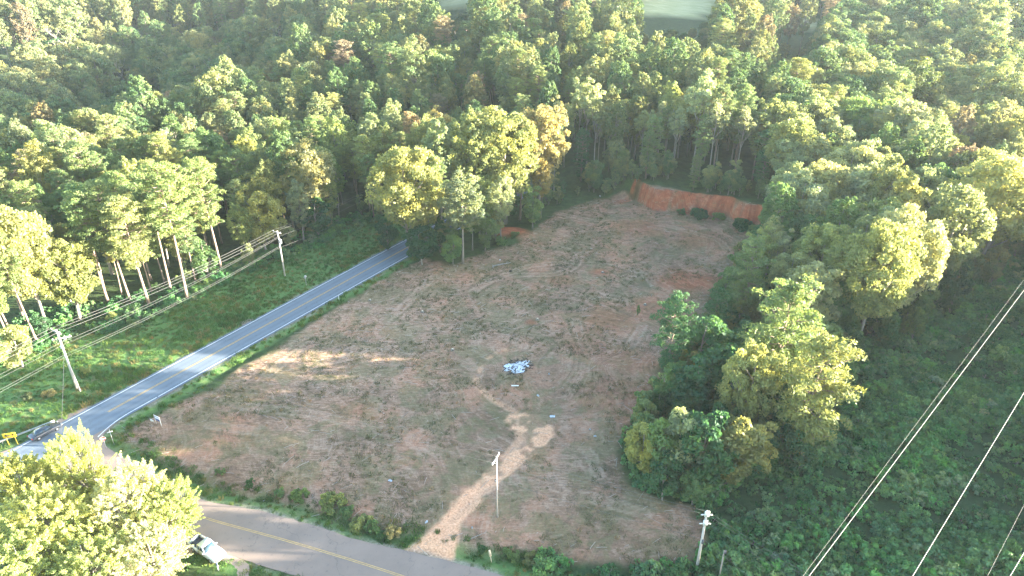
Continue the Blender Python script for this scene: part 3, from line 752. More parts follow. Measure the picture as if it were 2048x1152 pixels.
def varied_leaf(name, stops, transl=0.35, drift=0.12):
    m, n, b, o = mat(name)
    oi = N(n, 'ShaderNodeObjectInfo'); ti = attr(n, 'tint').outputs['Fac']
    c = ramp(n, oi.outputs['Random'], stops)
    c = mixc(n, 1.0, c, ramp(n, ti, [(0.0, (0.62, 0.70, 0.72)), (0.5, (1, 1, 1)), (1.0, (1.45, 1.28, 0.95))]), 'MULTIPLY')
    gp_ = N(n, 'ShaderNodeNewGeometry').outputs['Position']
    c = mixc(n, 1.0, c, ramp(n, noise(n, gp_, drift, 4, 0.6), [(0.35, (0.62, 0.78, 0.72)), (0.5, (1, 1, 1)), (0.66, (1.5, 1.22, 1.05))]), 'MULTIPLY')
    n.links.new(c, b.inputs['Base Color']); b.inputs['Roughness'].default_value = 0.6; b.inputs['Specular IOR Level'].default_value = 0.25
    t = N(n, 'ShaderNodeBsdfTranslucent'); n.links.new(mixc(n, 1.0, c, (1.2, 1.15, 0.7), 'MULTIPLY'), t.inputs[0])
    ms = N(n, 'ShaderNodeMixShader'); ms.inputs[0].default_value = transl
    n.links.new(b.outputs[0], ms.inputs[1]); n.links.new(t.outputs[0], ms.inputs[2]); n.links.new(ms.outputs[0], o.inputs[0])
    return m
M['farleaf'] = varied_leaf('woodland_leaves', [(0, (0.10, 0.175, 0.08)), (0.25, (0.15, 0.225, 0.105)), (0.45, (0.21, 0.26, 0.13)), (0.85, (0.23, 0.26, 0.13)), (0.96, (0.14, 0.18, 0.07)), (1, (0.23, 0.19, 0.13))])
M['brushleaf'] = varied_leaf('brush_leaves', [(0, (0.075, 0.18, 0.085)), (0.35, (0.11, 0.24, 0.105)), (0.6, (0.12, 0.25, 0.14)), (0.8, (0.11, 0.31, 0.10)), (0.95, (0.22, 0.30, 0.20)), (1, (0.16, 0.29, 0.10))], 0.45)
M['grassleaf'] = varied_leaf('grass_blades', [(0, (0.06, 0.135, 0.04)), (0.5, (0.09, 0.19, 0.05)), (0.85, (0.12, 0.15, 0.05)), (1, (0.24, 0.19, 0.09))], 0.3)
M['weedleaf'] = varied_leaf('weed_blades', [(0, (0.06, 0.09, 0.03)), (0.45, (0.09, 0.11, 0.045)), (0.7, (0.19, 0.15, 0.09)), (1, (0.30, 0.23, 0.15))], 0.25)

# ------------------------------------------------------------ where trees stand
def side_of_road(x, y):
    """positive on the left (wood) side of the far road"""
    L = np.array(road_line); d = np.hypot(L[:-1, 0]-x, L[:-1, 1]-y); i = int(min(max(np.argmin(d), 0), len(L)-2))
    e = L[i+1]-L[i]; return e[0]*(y-L[i][1])-e[1]*(x-L[i][0])
def in_view(x, y, h, mx=70, mt=40):
    px, py, dp = proj(x, y, 0); qx, qy, dq = proj(x, y, h)
    return dp > 5 and -mx-200 < px < 2048+mx+200 and -mx < qx+ (0) < 2048+mx and qy < 1152+mt and py > -150
CLR = np.array(CLEAR)
heroes = []
def hero(kind, bpx, bpy_, tpy, colw, label, var=None, wide=1.0, group=None):
    x, y = at(bpx, bpy_, 0.0)
    z0 = hz(x, y)
    if z0 > 1: x, y = at(bpx, bpy_, z0)
    best = min(np.arange(2, 32, 0.25), key=lambda h: abs(proj(x, y, z0+h)[1]-tpy))
    heroes.append((x, y, best*0.2))
    return plant(kind, float(x), float(y), float(best), colw, 'hero', label, group, var=var, wide=wide)
# big sunlit trees where the far road disappears
hero('round', 822, 512, 282, 'yellow-green', 'large sunlit broadleaf tree standing just right of where the far road disappears', 1, 0.95)
hero('tall', 926, 526, 345, 'pale green', 'pale-trunked tree with bright rounded crown at the upper left corner of the clearing', 1, 1.25)
hero('tall', 945, 500, 380, 'mid green', 'slim tree close behind the pale-trunked tree at the clearing corner', 0, 0.9)
hero('tall', 885, 462, 212, 'pale green', 'tall narrow sunlit tree behind and between the two big trees at the road end', 2, 1.0)
hero('tall', 950, 455, 190, 'yellow-green', 'tall bright tree with full crown behind the clearing corner', 3, 1.1)
hero('round', 1010, 448, 215, 'yellow-green', 'broad sunlit tree rising over the small dirt mound', 0, 1.0)
hero('round', 1075, 420, 200, 'golden', 'golden sunlit tree with arms reaching toward the back wood', 3, 1.0)
hero('pine', 1040, 440, 260, 'yellowish needle green', 'sunlit pine among the broadleaf trees above the dirt mound', 2, 1.1)
hero('sapling', 775, 500, 440, 'dark', 'dark young tree at the very end of the visible road', 0, 1.3)
hero('sapling', 845, 530, 455, 'dark', 'dark bushy young tree under the large sunlit roadside tree', 1, 1.4)
hero('sapling', 880, 505, 440, 'deep green', 'dark young tree between the two big trees at the road end', 2, 1.3)
hero('sapling', 905, 528, 470, 'mid green', 'green bushy young tree at the foot of the pale-trunked tree', 1, 1.2)
hero('sapling', 970, 500, 425, 'mid green', 'young tree left of the small dirt mound', 0, 1.1)
hero('sapling', 1065, 458, 370, 'mid green', 'leafy young tree right of the small dirt mound', 2, 1.2)
hero('sapling', 1015, 445, 375, 'deep green', 'dark young tree growing behind the small dirt mound', 1, 1.2)
# the clump on the right
hero('fatpine', 1600, 935, 690, 'yellowish needle green', 'sunlit pine with drooping bright lower limbs, nearest the wires on the right', 0, 1.0)
hero('fatpine', 1535, 830, 575, 'needle green', 'broad sunlit pine in the middle of the clump right of the clearing', 0, 1.0)
hero('fatpine', 1480, 655, 488, 'needle green', 'upright pine at the top of the clump beside the clearing', 0, 0.85)
hero('fatpine', 1325, 790, 600, 'deep green', 'dark lone pine leaning over the clearing at the left of the clump', 1, 0.8)
hero('round', 1600, 700, 520, 'pale green', 'rounded broadleaf tree with sunlit right side at the back of the clump', 2, 0.9)
hero('round', 1480, 880, 680, 'yellow-green', 'bright yellow-green broadleaf tree inside the clump', 2, 0.72)
hero('sapling', 1400, 760, 640, 'deep green', 'dark young tree in the clump close behind the lone pine', 0, 1.4)
hero('lowpine', 1420, 700, 580, 'deep green', 'dark low pine at the back left edge of the clump', 1, 1.1)
hero('sapling', 1380, 850, 720, 'dark', 'dark leafy young tree below the lone pine', 2, 1.5)
hero('sapling', 1440, 830, 705, 'deep green', 'young tree in deep shade at the heart of the clump', 1, 1.5)
hero('lowpine', 1530, 720, 590, 'needle green', 'short pine between the upright pine and the rounded tree', 1, 1.0)
hero('sapling', 1275, 950, 850, 'yellow-green', 'young tree with a sunlit top at the lower left corner of the clump', 1, 0.95)
hero('sapling', 1318, 965, 845, 'mid green', 'second young tree from the lower left corner of the clump', 0, 1.0)
hero('sapling', 1350, 975, 822, 'pale green', 'young tree with pale sunlit tip at the front of the clump', 2, 1.0)
hero('sapling', 1400, 985, 835, 'deep green', 'dark young tree in the front row of the clump', 1, 1.1)
hero('sapling', 1450, 975, 830, 'olive green', 'grey-green young tree in the front row of the clump', 0, 1.1)
hero('sapling', 1505, 960, 845, 'yellow-green', 'yellowish young tree at the right end of the clump front row', 2, 1.1)
hero('sapling', 1385, 1010, 940, 'mid green', 'short bright young tree nearest the white-topped pole', 1, 1.2)
hero('sapling', 1325, 1000, 925, 'deep green', 'low dark young tree at the foot of the clump', 0, 1.2)
hero('sapling', 1550, 880, 770, 'deep green', 'dark young tree under the broad sunlit pine', 1, 1.3)
hero('sapling', 1650, 800, 700, 'deep green', 'dark young tree right of the pines in the brush', 1, 1.1)
hero('sapling', 1276, 631, 610, 'mid green', 'tiny seedling tree alone on the bare soil', 0, 0.6)
hero('round', 1560, 655, 505, 'pale green', 'leafy tree joining the clump to the right wood, left of its corner', 0, 0.9)
hero('round', 1655, 690, 555, 'mid green', 'mid green tree between the rounded clump tree and the right wood corner', 2, 0.9)
hero('round', 1610, 640, 440, 'yellow-green', 'tall leafy tree directly behind the rounded clump tree', 3, 0.9)
hero('tall', 1680, 650, 430, 'pale green', 'tall pale tree between the clump and the near corner of the right wood', 3, 1.0)
hero('tall', 1520, 590, 440, 'pale green', 'slim leafy tree at the far right corner of the bare soil', 1, 1.1)
hero('sapling', 1620, 745, 640, 'mid green', 'leafy young tree filling the gap behind the sunlit right-hand pine', 1, 1.5)
# right wood edge facing the wires
hero('round', 1712, 700, 430, 'yellow-green', 'large rounded sunlit tree at the near corner of the right wood', 1, 0.85)
hero('round', 1770, 665, 420, 'pale green', 'sunlit tree second from the near corner of the right wood', 0, 0.9)
hero('round', 1850, 615, 360, 'olive green', 'broad tree at the right wood edge above the brush', 3, 1.0)
hero('round', 1940, 560, 300, 'yellow-green', 'big pale crown at the right wood edge near the picture border', 1, 1.0)
hero('tall', 1640, 600, 400, 'mid green', 'thin half-bare tree behind the clump', 0, 1.1)
hero('tall', 1880, 400, 215, 'russet brown', 'tan-brown tree standing out in the right wood', 0, 0.85)
# front of the pine wood
hero('pine', 375, 600, 330, 'needle green', 'tallest roadside pine with a long pale bare trunk at the wood edge', 1, 1.1)
hero('pine', 447, 556, 320, 'needle green', 'roadside pine with pale trunk right of the tallest pine', 0, 1.0)
hero('pine', 218, 608, 385, 'needle green', 'thick-trunked pine in front of the bright left-hand leafy trees', 1, 1.1)
hero('pine', 262, 605, 370, 'yellowish needle green', 'pine with two trunks showing in the dark gap of the wood edge', 0, 0.95)
hero('pine', 300, 614, 395, 'yellowish needle green', 'pine whose sunlit limbs hang low over the wires', 2, 1.1)
hero('pine', 20, 660, 470, 'needle green', 'leftmost tall pine on the border of the photograph', 1, 1.0)
hero('pine', 52, 650, 455, 'browning', 'pine with a browning crown at the far left of the wood edge', 0, 1.0)
hero('round', 95, 660, 400, 'yellow-green', 'bright yellow-green leafy tree at the left of the wood edge', 1, 0.75)
hero('round', 160, 640, 470, 'yellow-green', 'second bright leafy tree just left of the thick-trunked pine', 2, 0.9)
hero('sapling', 45, 735, 655, 'yellow-green', 'bushy yellow-green young tree left of the nearest roadside pole', 1, 1.3)
hero('pine', 343, 585, 350, 'needle green', 'pine standing just behind the tallest roadside pine', 3, 1.0)
hero('sapling', 420, 560, 480, 'mid green', 'leafy young tree between two roadside pines', 0, 1.2)
hero('sapling', 640, 480, 400, 'deep green', 'dark leafy young tree behind the far roadside pole', 0, 1.4)

cand = []
rs = np.random.default_rng(77)
BLK = P((1050, 1160), (1240, 900), (1300, 790), (1390, 690), (1500, 630), (1620, 690), (1700, 700), (1830, 620), (2048, 500), (2600, 380), (3400, 1400))
def near_hero(x, y):
    return any((x-a)**2+(y-b)**2 < max(2.6, r)**2*0.6 for a, b, r in heroes)
y = 90.0
pts = []
while y < 980:
    sp = 6.4 if y < 240 else (8.6 if y < 330 else 11.5)
    hw_ = 0.74*(0.88*y+40)+25
    x = -hw_
    while x < hw_:
        pts.append((x+rs.normal()*sp*0.27, y+rs.normal()*sp*0.27)); x += sp
    y += sp
pts = np.array(pts)
X_, Y_ = pts[:, 0], pts[:, 1]
ok = (sdist(X_, Y_, CLEAR) < -1.5) & (sdist(X_, Y_, GRASS_L) < -0.8) & (sdist(X_, Y_, BRUSH) < -0.5) & (ldist(X_, Y_, road_line) > 5.0) & (sdist(X_, Y_, FRONT) < -8)
HT0 = height(X_, Y_)
for f_ in field: ok &= sdist(X_, Y_, f_) < -1
_pp = proj(X_, Y_, 31.0+HT0); _pq = proj(X_, Y_, 9.0+HT0)
short = np.zeros(len(X_), bool)
for f_ in FIELD_PX:
    ok &= (sdist(_pq[0], _pq[1], f_) < -5)
    short |= (sdist(_pp[0], _pp[1], f_) > -8) | (sdist(*proj(X_, Y_, 23.0+HT0)[:2], f_) > -8)
ok &= ~(np.hypot(X_-MOUND[0], Y_-MOUND[1]) < 5)
dC = -sdist(X_, Y_, CLEAR); dG = -sdist(X_, Y_, GRASS_L); dB = -sdist(X_, Y_, BRUSH)
HT = height(X_, Y_)
for i in np.nonzero(ok)[0]:
    x, y = float(X_[i]), float(Y_[i])
    if near_hero(x, y): continue
    left = side_of_road(x, y) > 0
    if not left and (y < 150 and x < 20): continue
    if not in_view(x, y, 26): continue
    px, py, dp = proj(x, y, HT[i]+18)
    u = rs.random(); hk = 1.0
    clus = float(fbm(np.array([x*0.02]), np.array([y*0.02]), 61)[0])
    patch = float(fbm(np.array([x*0.045]), np.array([y*0.045]), 62)[0])
    if left:
        zone = 'left wood'
        hol = math.exp(-(((x-HOL[0])/90)**2+((y-HOL[1])/120)**2))
        if hol > 0.35:
            zone = 'shaded upper-left hollow'
            kind = 'round' if u < 0.93 else 'snag'; h = rs.uniform(13, 18)
            colw = rs.choice(['mid green', 'olive green', 'deep green', 'pale green'], p=[.35, .3, .27, .08])
        elif px < 560 and dG[i] < 55:
            kind = 'pine' if u < 0.66 else ('tall' if u < 0.86 else 'round'); h = rs.uniform(18, 24)
            colw = rs.choice(['needle green', 'yellowish needle green', 'browning'], p=[.4, .52, .08]) if kind == 'pine' else rs.choice(['yellow-green', 'pale green', 'mid green'], p=[.5, .25, .25])
        else:
            kind = 'tall' if u < 0.74 else ('round' if u < 0.80 else 'pine'); h = rs.uniform(16, 23)
            colw = rs.choice(['yellow-green', 'pale green', 'mid green', 'olive green', 'golden', 'russet brown'], p=[.40, .36, .08, .03, .12, .01]) if kind != 'pine' else rs.choice(['needle green', 'yellowish needle green', 'browning'], p=[.3, .6, .1])
    else:
        if px > 1560 and x > 60:
            zone = 'right wood'
            kind = 'round' if u < 0.78 else ('tall' if u < 0.93 else 'pine'); h = rs.uniform(16, 22)
            colw = rs.choice(['yellow-green', 'pale green', 'mid green', 'olive green', 'russet brown'], p=[.38, .42, .10, .09, .01])
        elif y < 330 and px > 1090:
            zone = 'wood behind the red bank'
            if dC[i] < 7: kind = 'lowpine' if u < 0.5 else 'sapling'; h = rs.uniform(7, 12); colw = rs.choice(['deep green', 'mid green', 'olive green'])
            elif dC[i] < 26 and u < 0.42: kind = 'slender'; h = rs.uniform(18, 23); colw = rs.choice(['pale green', 'yellow-green', 'golden'], p=[.5, .35, .15])
            elif dC[i] < 22 and u < 0.62: kind = 'lowpine' if u < 0.52 else 'pine'; h = rs.uniform(12, 18) if u < .52 else rs.uniform(17, 21); colw = rs.choice(['deep green', 'needle green', 'needle green'])
            else: kind = 'tall' if u < 0.86 else 'pine'; h = rs.uniform(16, 22); colw = rs.choice(['mid green', 'pale green', 'yellow-green', 'olive green'], p=[.15, .38, .37, .1])
            if kind in ('pine', 'lowpine') and colw in ('pale green', 'yellow-green', 'olive green', 'mid green'): colw = 'needle green'
        else:
            zone = 'wood beyond the clearing'
            kind = 'tall' if u < 0.45 else ('round' if u < 0.8 else 'pine'); h = rs.uniform(15, 22)
            colw = rs.choice(['yellow-green', 'pale green', 'mid green', 'olive green', 'golden', 'russet brown'], p=[.36, .38, .10, .06, .09, .01])
            if kind == 'pine': colw = 'needle green'
    h *= (1.0 if left or px < 1090 or dC[i] < 7 else 1.14) if y < 240 else (1.28 if y < 330 else 1.42)
    h *= (0.80+0.36*patch)*rs.uniform(0.80, 1.18)
    if short[i]: kind = 'round'; h = rs.uniform(7.5, 9.5)
    cand.append((dp, x, y, kind, float(h), str(colw), zone))
    # understorey along the visible edges
    if (left and dG[i] < 8) or (not left and (dC[i] < 9) and u < 0.9) or (dB[i] < 7 and x > 30):
        cand.append((dp+1, x+rs.normal()*1.8, y-1.5+rs.normal()*1.2, 'sapling', float(rs.uniform(4.5, 8.5)), str(rs.choice(['deep green', 'mid green', 'dark'])), zone+' edge'))
        if not left:
            for e_ in range(3): cand.append((dp+1, x+rs.normal()*2.6, y-2.0+rs.normal()*2.4, 'sapling', float(rs.uniform(3.0, 9.5)), str(rs.choice(['deep green', 'mid green', 'olive green'])), zone+' edge'))
CLUMP = P((1252, 960), (1290, 840), (1370, 730), (1440, 640), (1520, 590), (1630, 640), (1700, 740), (1650, 880), (1570, 985), (1400, 1012), (1290, 985))
cg = np.array(CLUMP)
for yy_ in np.arange(cg[:, 1].min(), cg[:, 1].max(), 2.9):
    for xx_ in np.arange(cg[:, 0].min(), cg[:, 0].max(), 2.9):
        a_, b_ = xx_+rs.normal()*0.8, yy_+rs.normal()*0.8
        if sdist(np.array([a_]), np.array([b_]), CLUMP)[0] < 0: continue
        cand.append((proj(a_, b_, 3)[2], a_, b_, 'sapling', float(rs.uniform(4.0, 9.5)), str(rs.choice(['deep green', 'mid green', 'dark', 'olive green', 'yellow-green'], p=[.3, .3, .15, .15, .1])), 'clump by the clearing'))
for q in range(60):   # scattered low trees at the brush edge under the right wood
    i_ = rs.integers(0, 4); e0, e1 = np.array(at(*[(1640, 720), (1720, 705), (1840, 630), (1960, 560)][i_])), np.array(at(*[(1720, 705), (1840, 630), (1960, 560), (2080, 490)][i_]))
    t_ = rs.random(); a_, b_ = e0+(e1-e0)*t_+rs.normal(size=2)*1.6
    cand.append((proj(a_, b_, 3)[2], float(a_), float(b_), 'sapling', float(rs.uniform(3.5, 9.0)), str(rs.choice(['deep green', 'mid green', 'dark'])), 'right wood edge'))
cand.sort(key=lambda c: c[0])
LIM = dict(broadleaf_tree=300, pine_tree=290, slender_tree=120, thin_leaved_tree=60, young_tree=290)
cnt = {}
for t in TREES: cnt[KINDNAME[t['kind']]] = cnt.get(KINDNAME[t['kind']], 0)+1
rest = []
for c in cand:
    k = KINDNAME[c[3]]
    sx, sy = c[1], c[2]
    if c[3] == 'sapling' and c[6].endswith(' edge') and (sdist(np.array([sx]), np.array([sy]), CLEAR)[0] > -0.8 or sdist(np.array([sx]), np.array([sy]), GRASS_L)[0] > -0.3 or ldist(np.array([sx]), np.array([sy]), road_line)[0] < 6.5): continue
    if cnt.get(k, 0) < LIM[k] and c[0] < 420:
        plant(c[3], sx, sy, c[4], c[5], c[6], wide=(0.98 if sy < 240 else (1.12 if sy < 330 else 1.2))); cnt[k] = cnt.get(k, 0)+1
    else: rest.append(c)
# the rest of the wood, one piece of stuff, far away, plus unseen shade trees added out of frame on the right
pk = ['round', 'tall', 'pine', 'slender', 'sapling', 'lowpine', 'snag']
fm = []; fmi = {}
for k in pk:
    for v, ((cr, tr), ph) in enumerate(PROTO[k][:3]):
        fmi[(k, v)] = (len(fm), ph); fm.append(joined('wood_'+k, cr, tr, M['farleaf']))
fp, fr, fs_, fi = [], [], [], []
def add_far_or_shade(x, y, kind, h):
    v = rnd.randrange(len([1 for q in fmi if q[0] == kind])); j, ph = fmi[(kind, v)]
    fp.append((x, y, hz(x, y)-0.1)); fr.append(rnd.uniform(0, 6.28)); fs_.append(h/ph); fi.append(j)
for c in rest: add_far_or_shade(c[1], c[2], c[3], c[4]*(1.0 if c[0] < 300 else 1.12))
for q in range(520):  # unseen trees added past the right border to shade brush and clearing
    y = rs.uniform(50, 215); x = 0.72*(0.88*y+37)+14+rs.uniform(0, 42)
    if y < 69 and rs.random() < 0.85: continue
    add_far_or_shade(x, y, 'tall' if rs.random() < 0.5 else 'round', rs.uniform(19, 24))
for q in range(34):  # shorter unseen trees added to shade the lower right of the clearing
    add_far_or_shade(rs.uniform(82, 112), rs.uniform(69, 86), 'tall' if rs.random() < 0.5 else 'round', rs.uniform(11, 14))
wood = scatter('woodland', fm, fp, fr, fs_, fi, (0.1, 0.13, 0.05))
tag(wood, 'unbroken mass of distant mixed green trees filling the top, plus added unseen shade trees', 'woodland')
print('trees', cnt, 'rest', len(fp))

# shrubs along the ditches
def shrub_at(px, py, h, colw, label, var=None, wide=1.0):
    x, y = at(px, py); plant('shrub', float(x), float(y), h, colw, 'hero', label, 'shrubs along the ditch', var=var, wide=wide)
for i, (px, py, h, colw, lb) in enumerate((
    (665, 1010, 1.9, 'yellow-green', 'sunlit shrub at the left end of the ditch shrub row by the side road'),
    (695, 1025, 1.6, 'mid green', 'green shrub second from the left in the ditch row'),
    (722, 1045, 1.7, 'yellow-green', 'sunlit yellow-green shrub in the middle of the ditch row'),
    (748, 1055, 1.6, 'mid green', 'dark-based shrub right of the middle of the ditch row'),
    (785, 1068, 1.9, 'golden', 'golden topped shrub at the right end of the ditch row'),
    (765, 1075, 1.1, 'deep green', 'low dark shrub in front of the golden topped one'),
    (560, 985, 1.2, 'mid green', 'low shrub in the ditch left of the sunlit row'),
    (600, 992, 1.3, 'mid green', 'low rounded shrub in the ditch just left of the sunlit row'),
    (500, 968, 1.0, 'deep green', 'low dark shrub midway along the ditch'),
    (440, 948, 1.0, 'mid green', 'low shrub in the ditch nearest the large near trees'),
    (1020, 1112, 1.5, 'mid green', 'shrub right of the pale leaning marker post'),
    (965, 1100, 1.1, 'deep green', 'shrub just left of the pale leaning marker post'),
    (1060, 1118, 1.4, 'olive green', 'olive shrub on the bank between the marker post and the white-topped pole'),
    (1400, 434, 2.6, 'deep green', 'dark shrub at the foot of the red bank'),
    (1362, 430, 2.0, 'deep green', 'small dark shrub at the left foot of the red bank'),
    (1436, 440, 2.2, 'mid green', 'green shrub at the middle foot of the red bank'),
    (1488, 458, 3.0, 'deep green', 'large dark shrub at the right foot of the red bank'),
    (1518, 472, 3.0, 'mid green', 'large shrub hiding the right end of the red bank'),
    (1000, 488, 2.2, 'mid green', 'leafy shrub in front of the small dirt mound'),
    (1030, 478, 1.8, 'mid green', 'leafy shrub on the right of the small dirt mound'),
    (100, 790, 1.2, 'golden', 'dry golden shrub on the verge left of the nearest roadside pole base'),
    (60, 800, 1.4, 'olive green', 'olive shrub on the verge above the yellow arrow sign'),
    (170, 745, 1.3, 'yellow-green', 'yellowish shrub on the verge behind the nearest roadside pole'),
    (225, 640, 2.0, 'yellow-green', 'bright shrub at the wood edge under the wires'),
    (270, 650, 1.6, 'mid green', 'green shrub at the wood edge right of the bright one'))):
    shrub_at(px, py, h, colw, lb)

# ------------------------------------------------------------ near trees at the lower left
NEAR = [(broadleaf(900, 16, 5.6, 0.16, 620, 130, 0.10, M['palebark'], 0.30, cs=0.085, limbs=70, inner=0.15, spray=2.6), 16),
        (broadleaf(901, 15, 5.0, 0.16, 520, 130, 0.10, M['palebark'], 0.26, cs=0.09, limbs=60, inner=0.15, spray=2.6), 15)]
PROTO['near'] = NEAR; KINDNAME['near'] = 'broadleaf_tree'
COLW['bright yellow-green'] = (0.36, 0.41, 0.17); COLW['pale yellow'] = (0.47, 0.50, 0.32)
for (px, py, h, cw, v, wd, lb) in ((136, 870, 15.5, 'bright yellow-green', 0, 0.72, 'huge bright yellow-green tree in the lower left, its twiggy top touching the road junction'),
                         (322, 978, 11.5, 'bright yellow-green', 1, 1.15, 'bright near tree on the right of the lower left group, reaching over the white pickup'),
                         (10, 915, 13.5, 'bright yellow-green', 1, 1.05, 'bright near tree at the left border hiding the guardrail'),
                         (240, 950, 13.5, 'pale yellow', 0, 1.15, 'pale yellow near tree with white limbs showing at the bottom left'),
                         (80, 985, 13.5, 'bright yellow-green', 1, 1.3, 'bright tree between the huge tree and the bottom left corner'),
                         (280, 1060, 10.5, 'pale yellow', 1, 1.3, 'lower pale yellow tree beside the driveway at the bottom edge'),
                         (160, 1080, 11.5, 'bright yellow-green', 1, 1.3, 'low bright tree at the bottom edge left of the driveway'),
                         (20, 1080, 12.5, 'bright yellow-green', 1, 1.3, 'bright tree filling the bottom left corner')):
    x, y = top_at(px, py, h); plant('near', float(x), float(y), h, cw, 'hero', lb, var=v, wide=wd)

# ------------------------------------------------------------ labels for the rest of the trees
def row_word(i): return ['first', 'second', 'third', 'fourth', 'fifth', 'sixth', 'seventh', 'eighth', 'ninth', 'tenth', 'eleventh', 'twelfth'][i] if i < 12 else '%dth' % (i+1)
rest_t = [t for t in TREES if not t['label']]
for t in rest_t:
    t['px'], t['py'], t['dp'] = proj(t['x'], t['y'], t['h'])
zones = sorted({t['zone'] for t in rest_t})
for z in zones:
    zt = sorted([t for t in rest_t if t['zone'] == z], key=lambda t: t['dp'])
    nb = max(1, len(zt)//22)
    for bnd in range(nb):
        seg = zt[bnd*len(zt)//nb:(bnd+1)*len(zt)//nb]
        where = 'nearest' if bnd == 0 else ('farthest' if bnd == nb-1 else row_word(bnd))
        groups = {}
        for t in seg: groups.setdefault((t['kind'], t['colw']), []).append(t)
        for (k, cw), g in groups.items():
            g.sort(key=lambda t: t['px'])
            kn = dict(round='rounded tree', tall='narrow tree', pine='tall pine', lowpine='low-branched pine', slender='bare-stemmed thin tree', snag='sparse pale-limbed tree', sapling='young tree')[k]
            for i, t in enumerate(g):
                nth = 'only' if len(g) == 1 else row_word(i)+' from left'
                t['root']['label'] = ('%s %s, %s, %s rank of %s' % (cw, kn, nth, where, z)) if len(g) > 1 else ('the one %s %s, %s rank of %s' % (cw, kn, where, z))
                t['root']['group'] = 'trees of ' + 'the '+z

# ------------------------------------------------------------ brush, grass and litter
def filled(poly, sp, seed, vis=True, lim=None):
    a = np.array(poly); r = np.random.default_rng(seed)
    x0, x1, y0, y1 = a[:, 0].min(), a[:, 0].max(), a[:, 1].min(), a[:, 1].max()
    x0, x1, y0, y1 = max(x0, -220), min(x1, 240), max(y0, 40), min(y1, 330)
    gx_, gy_ = np.meshgrid(np.arange(x0, x1, sp), np.arange(y0, y1, sp))
    x = gx_.ravel()+r.normal(size=gx_.size)*sp*0.4; y = gy_.ravel()+r.normal(size=gx_.size)*sp*0.4
    k = sdist(x, y, poly) > 0.1
    x, y = x[k], y[k]
    px, py, dp = proj(x, y, 0.5); k = (px > -80) & (px < 2130) & (py > -50) & (py < 1200)
    return x[k], y[k]
bx_, by_ = filled(BRUSH, 1.15, 3)
EDGE_L = P((-80, 775), (60, 708), (230, 662), (375, 610), (450, 562), (600, 508), (740, 455), (800, 428), (735, 425), (590, 472), (370, 560), (220, 600), (60, 640), (-80, 690))
b2x, b2y = filled(EDGE_L, 1.5, 31); bx_ = np.concatenate([bx_, b2x]); by_ = np.concatenate([by_, b2y])
dr_ = (ldist(bx_, by_, road_line) > 5) & (sdist(bx_, by_, FRONT) < -1.5) & ~((sdist(bx_, by_, CLEAR) > -0.2))
bx_, by_ = bx_[dr_], by_[dr_]
n_ = len(bx_); r_ = np.random.default_rng(8)
dens = fbm(bx_*0.08, by_*0.08, 71)
k = (dens > 0.40) | (r_.random(n_) < 0.30); bx_, by_, dens = bx_[k], by_[k], dens[k]; n_ = len(bx_)
brush_protos = []
for i, (h, r, lf) in enumerate(((1.0, 0.95, 0.11), (0.8, 1.1, 0.13), (1.3, 0.8, 0.12), (0.6, 0.9, 0.10))):
    cr, st = shrub(700+i, h, r, lf, 16, 42); brush_protos.append(joined('brush_clump', cr, st, M['brushleaf']))
brush = scatter('brush', brush_protos, np.stack([bx_, by_, height(bx_, by_)-0.05], 1), r_.random(n_)*6.28, (0.5+1.5*r_.random(n_)**1.6)*(0.6+1.0*dens), r_.integers(0, 4, n_), (0.06, 0.09, 0.035))
tag(brush, 'dense green brush covering the cut strip under the wires on the right', 'brush')
# grass tufts
def tuft(seed, n, rad, h, wd, m, flat=0.3):
    r = np.random.default_rng(seed)
    a = r.random(n)*6.28; rr = rad*np.sqrt(r.random(n)); bx, by = np.cos(a)*rr, np.sin(a)*rr
    ln = r.normal(size=(n, 2))*flat*h; hh = h*(0.5+0.8*r.random(n)); o = r.random(n)*6.28; ox, oy = np.cos(o)*wd, np.sin(o)*wd
    V = np.stack([np.stack([bx-ox, by-oy, 0*bx-0.03], 1), np.stack([bx+ox, by+oy, 0*bx-0.03], 1), np.stack([bx+ln[:, 0]+ox*.4, by+ln[:, 1]+oy*.4, hh], 1), np.stack([bx+ln[:, 0]-ox*.4, by+ln[:, 1]-oy*.4, hh*0.96], 1)], 1).reshape(-1, 3)
    return new_mesh('tuft', V, np.arange(4*n), np.full(n, 4), [m], attrs=dict(tint=np.repeat(r.random(n), 4)))
gt = [tuft(1, 60, 0.55, 0.22, 0.03, M['grassleaf']), tuft(2, 80, 0.7, 0.32, 0.035, M['grassleaf']), tuft(3, 50, 0.4, 0.45, 0.03, M['grassleaf'])]
gp = []
for poly, sp, sd_ in ((GRASS_L, 0.85, 4),):
    gp.append(np.stack(filled(poly, sp, sd_), 1))
r_ = np.random.default_rng(9)
xx = r_.uniform(-110, 60, 26000); yy = r_.uniform(50, 200, 26000)
kk = ((ldist(xx, yy, road_line) < 6.6) & (ldist(xx, yy, road_line) > hw+0.8)) | ((sdist(xx, yy, FRONT) < -0.3) & (sdist(xx, yy, FRONT) > -4.5))
kk &= (sdist(xx, yy, FRONT) < -0.3) & (ldist(xx, yy, road_line) > hw+0.8) & (sdist(xx, yy, P((815, 1090), (905, 1085), (960, 985), (905, 1130), (815, 1115))) < 0)
gp.append(np.stack([xx[kk], yy[kk]], 1))
gp = np.concatenate(gp)
kk = (ldist(gp[:, 0], gp[:, 1], road_line) > hw+0.8) & (sdist(gp[:, 0], gp[:, 1], FRONT) < -0.2)
gp = gp[kk]; px_, py_, _d = proj(gp[:, 0], gp[:, 1], 0); kk = (px_ > -50) & (px_ < 2100) & (py_ < 1190); gp = gp[kk]
n_ = len(gp)
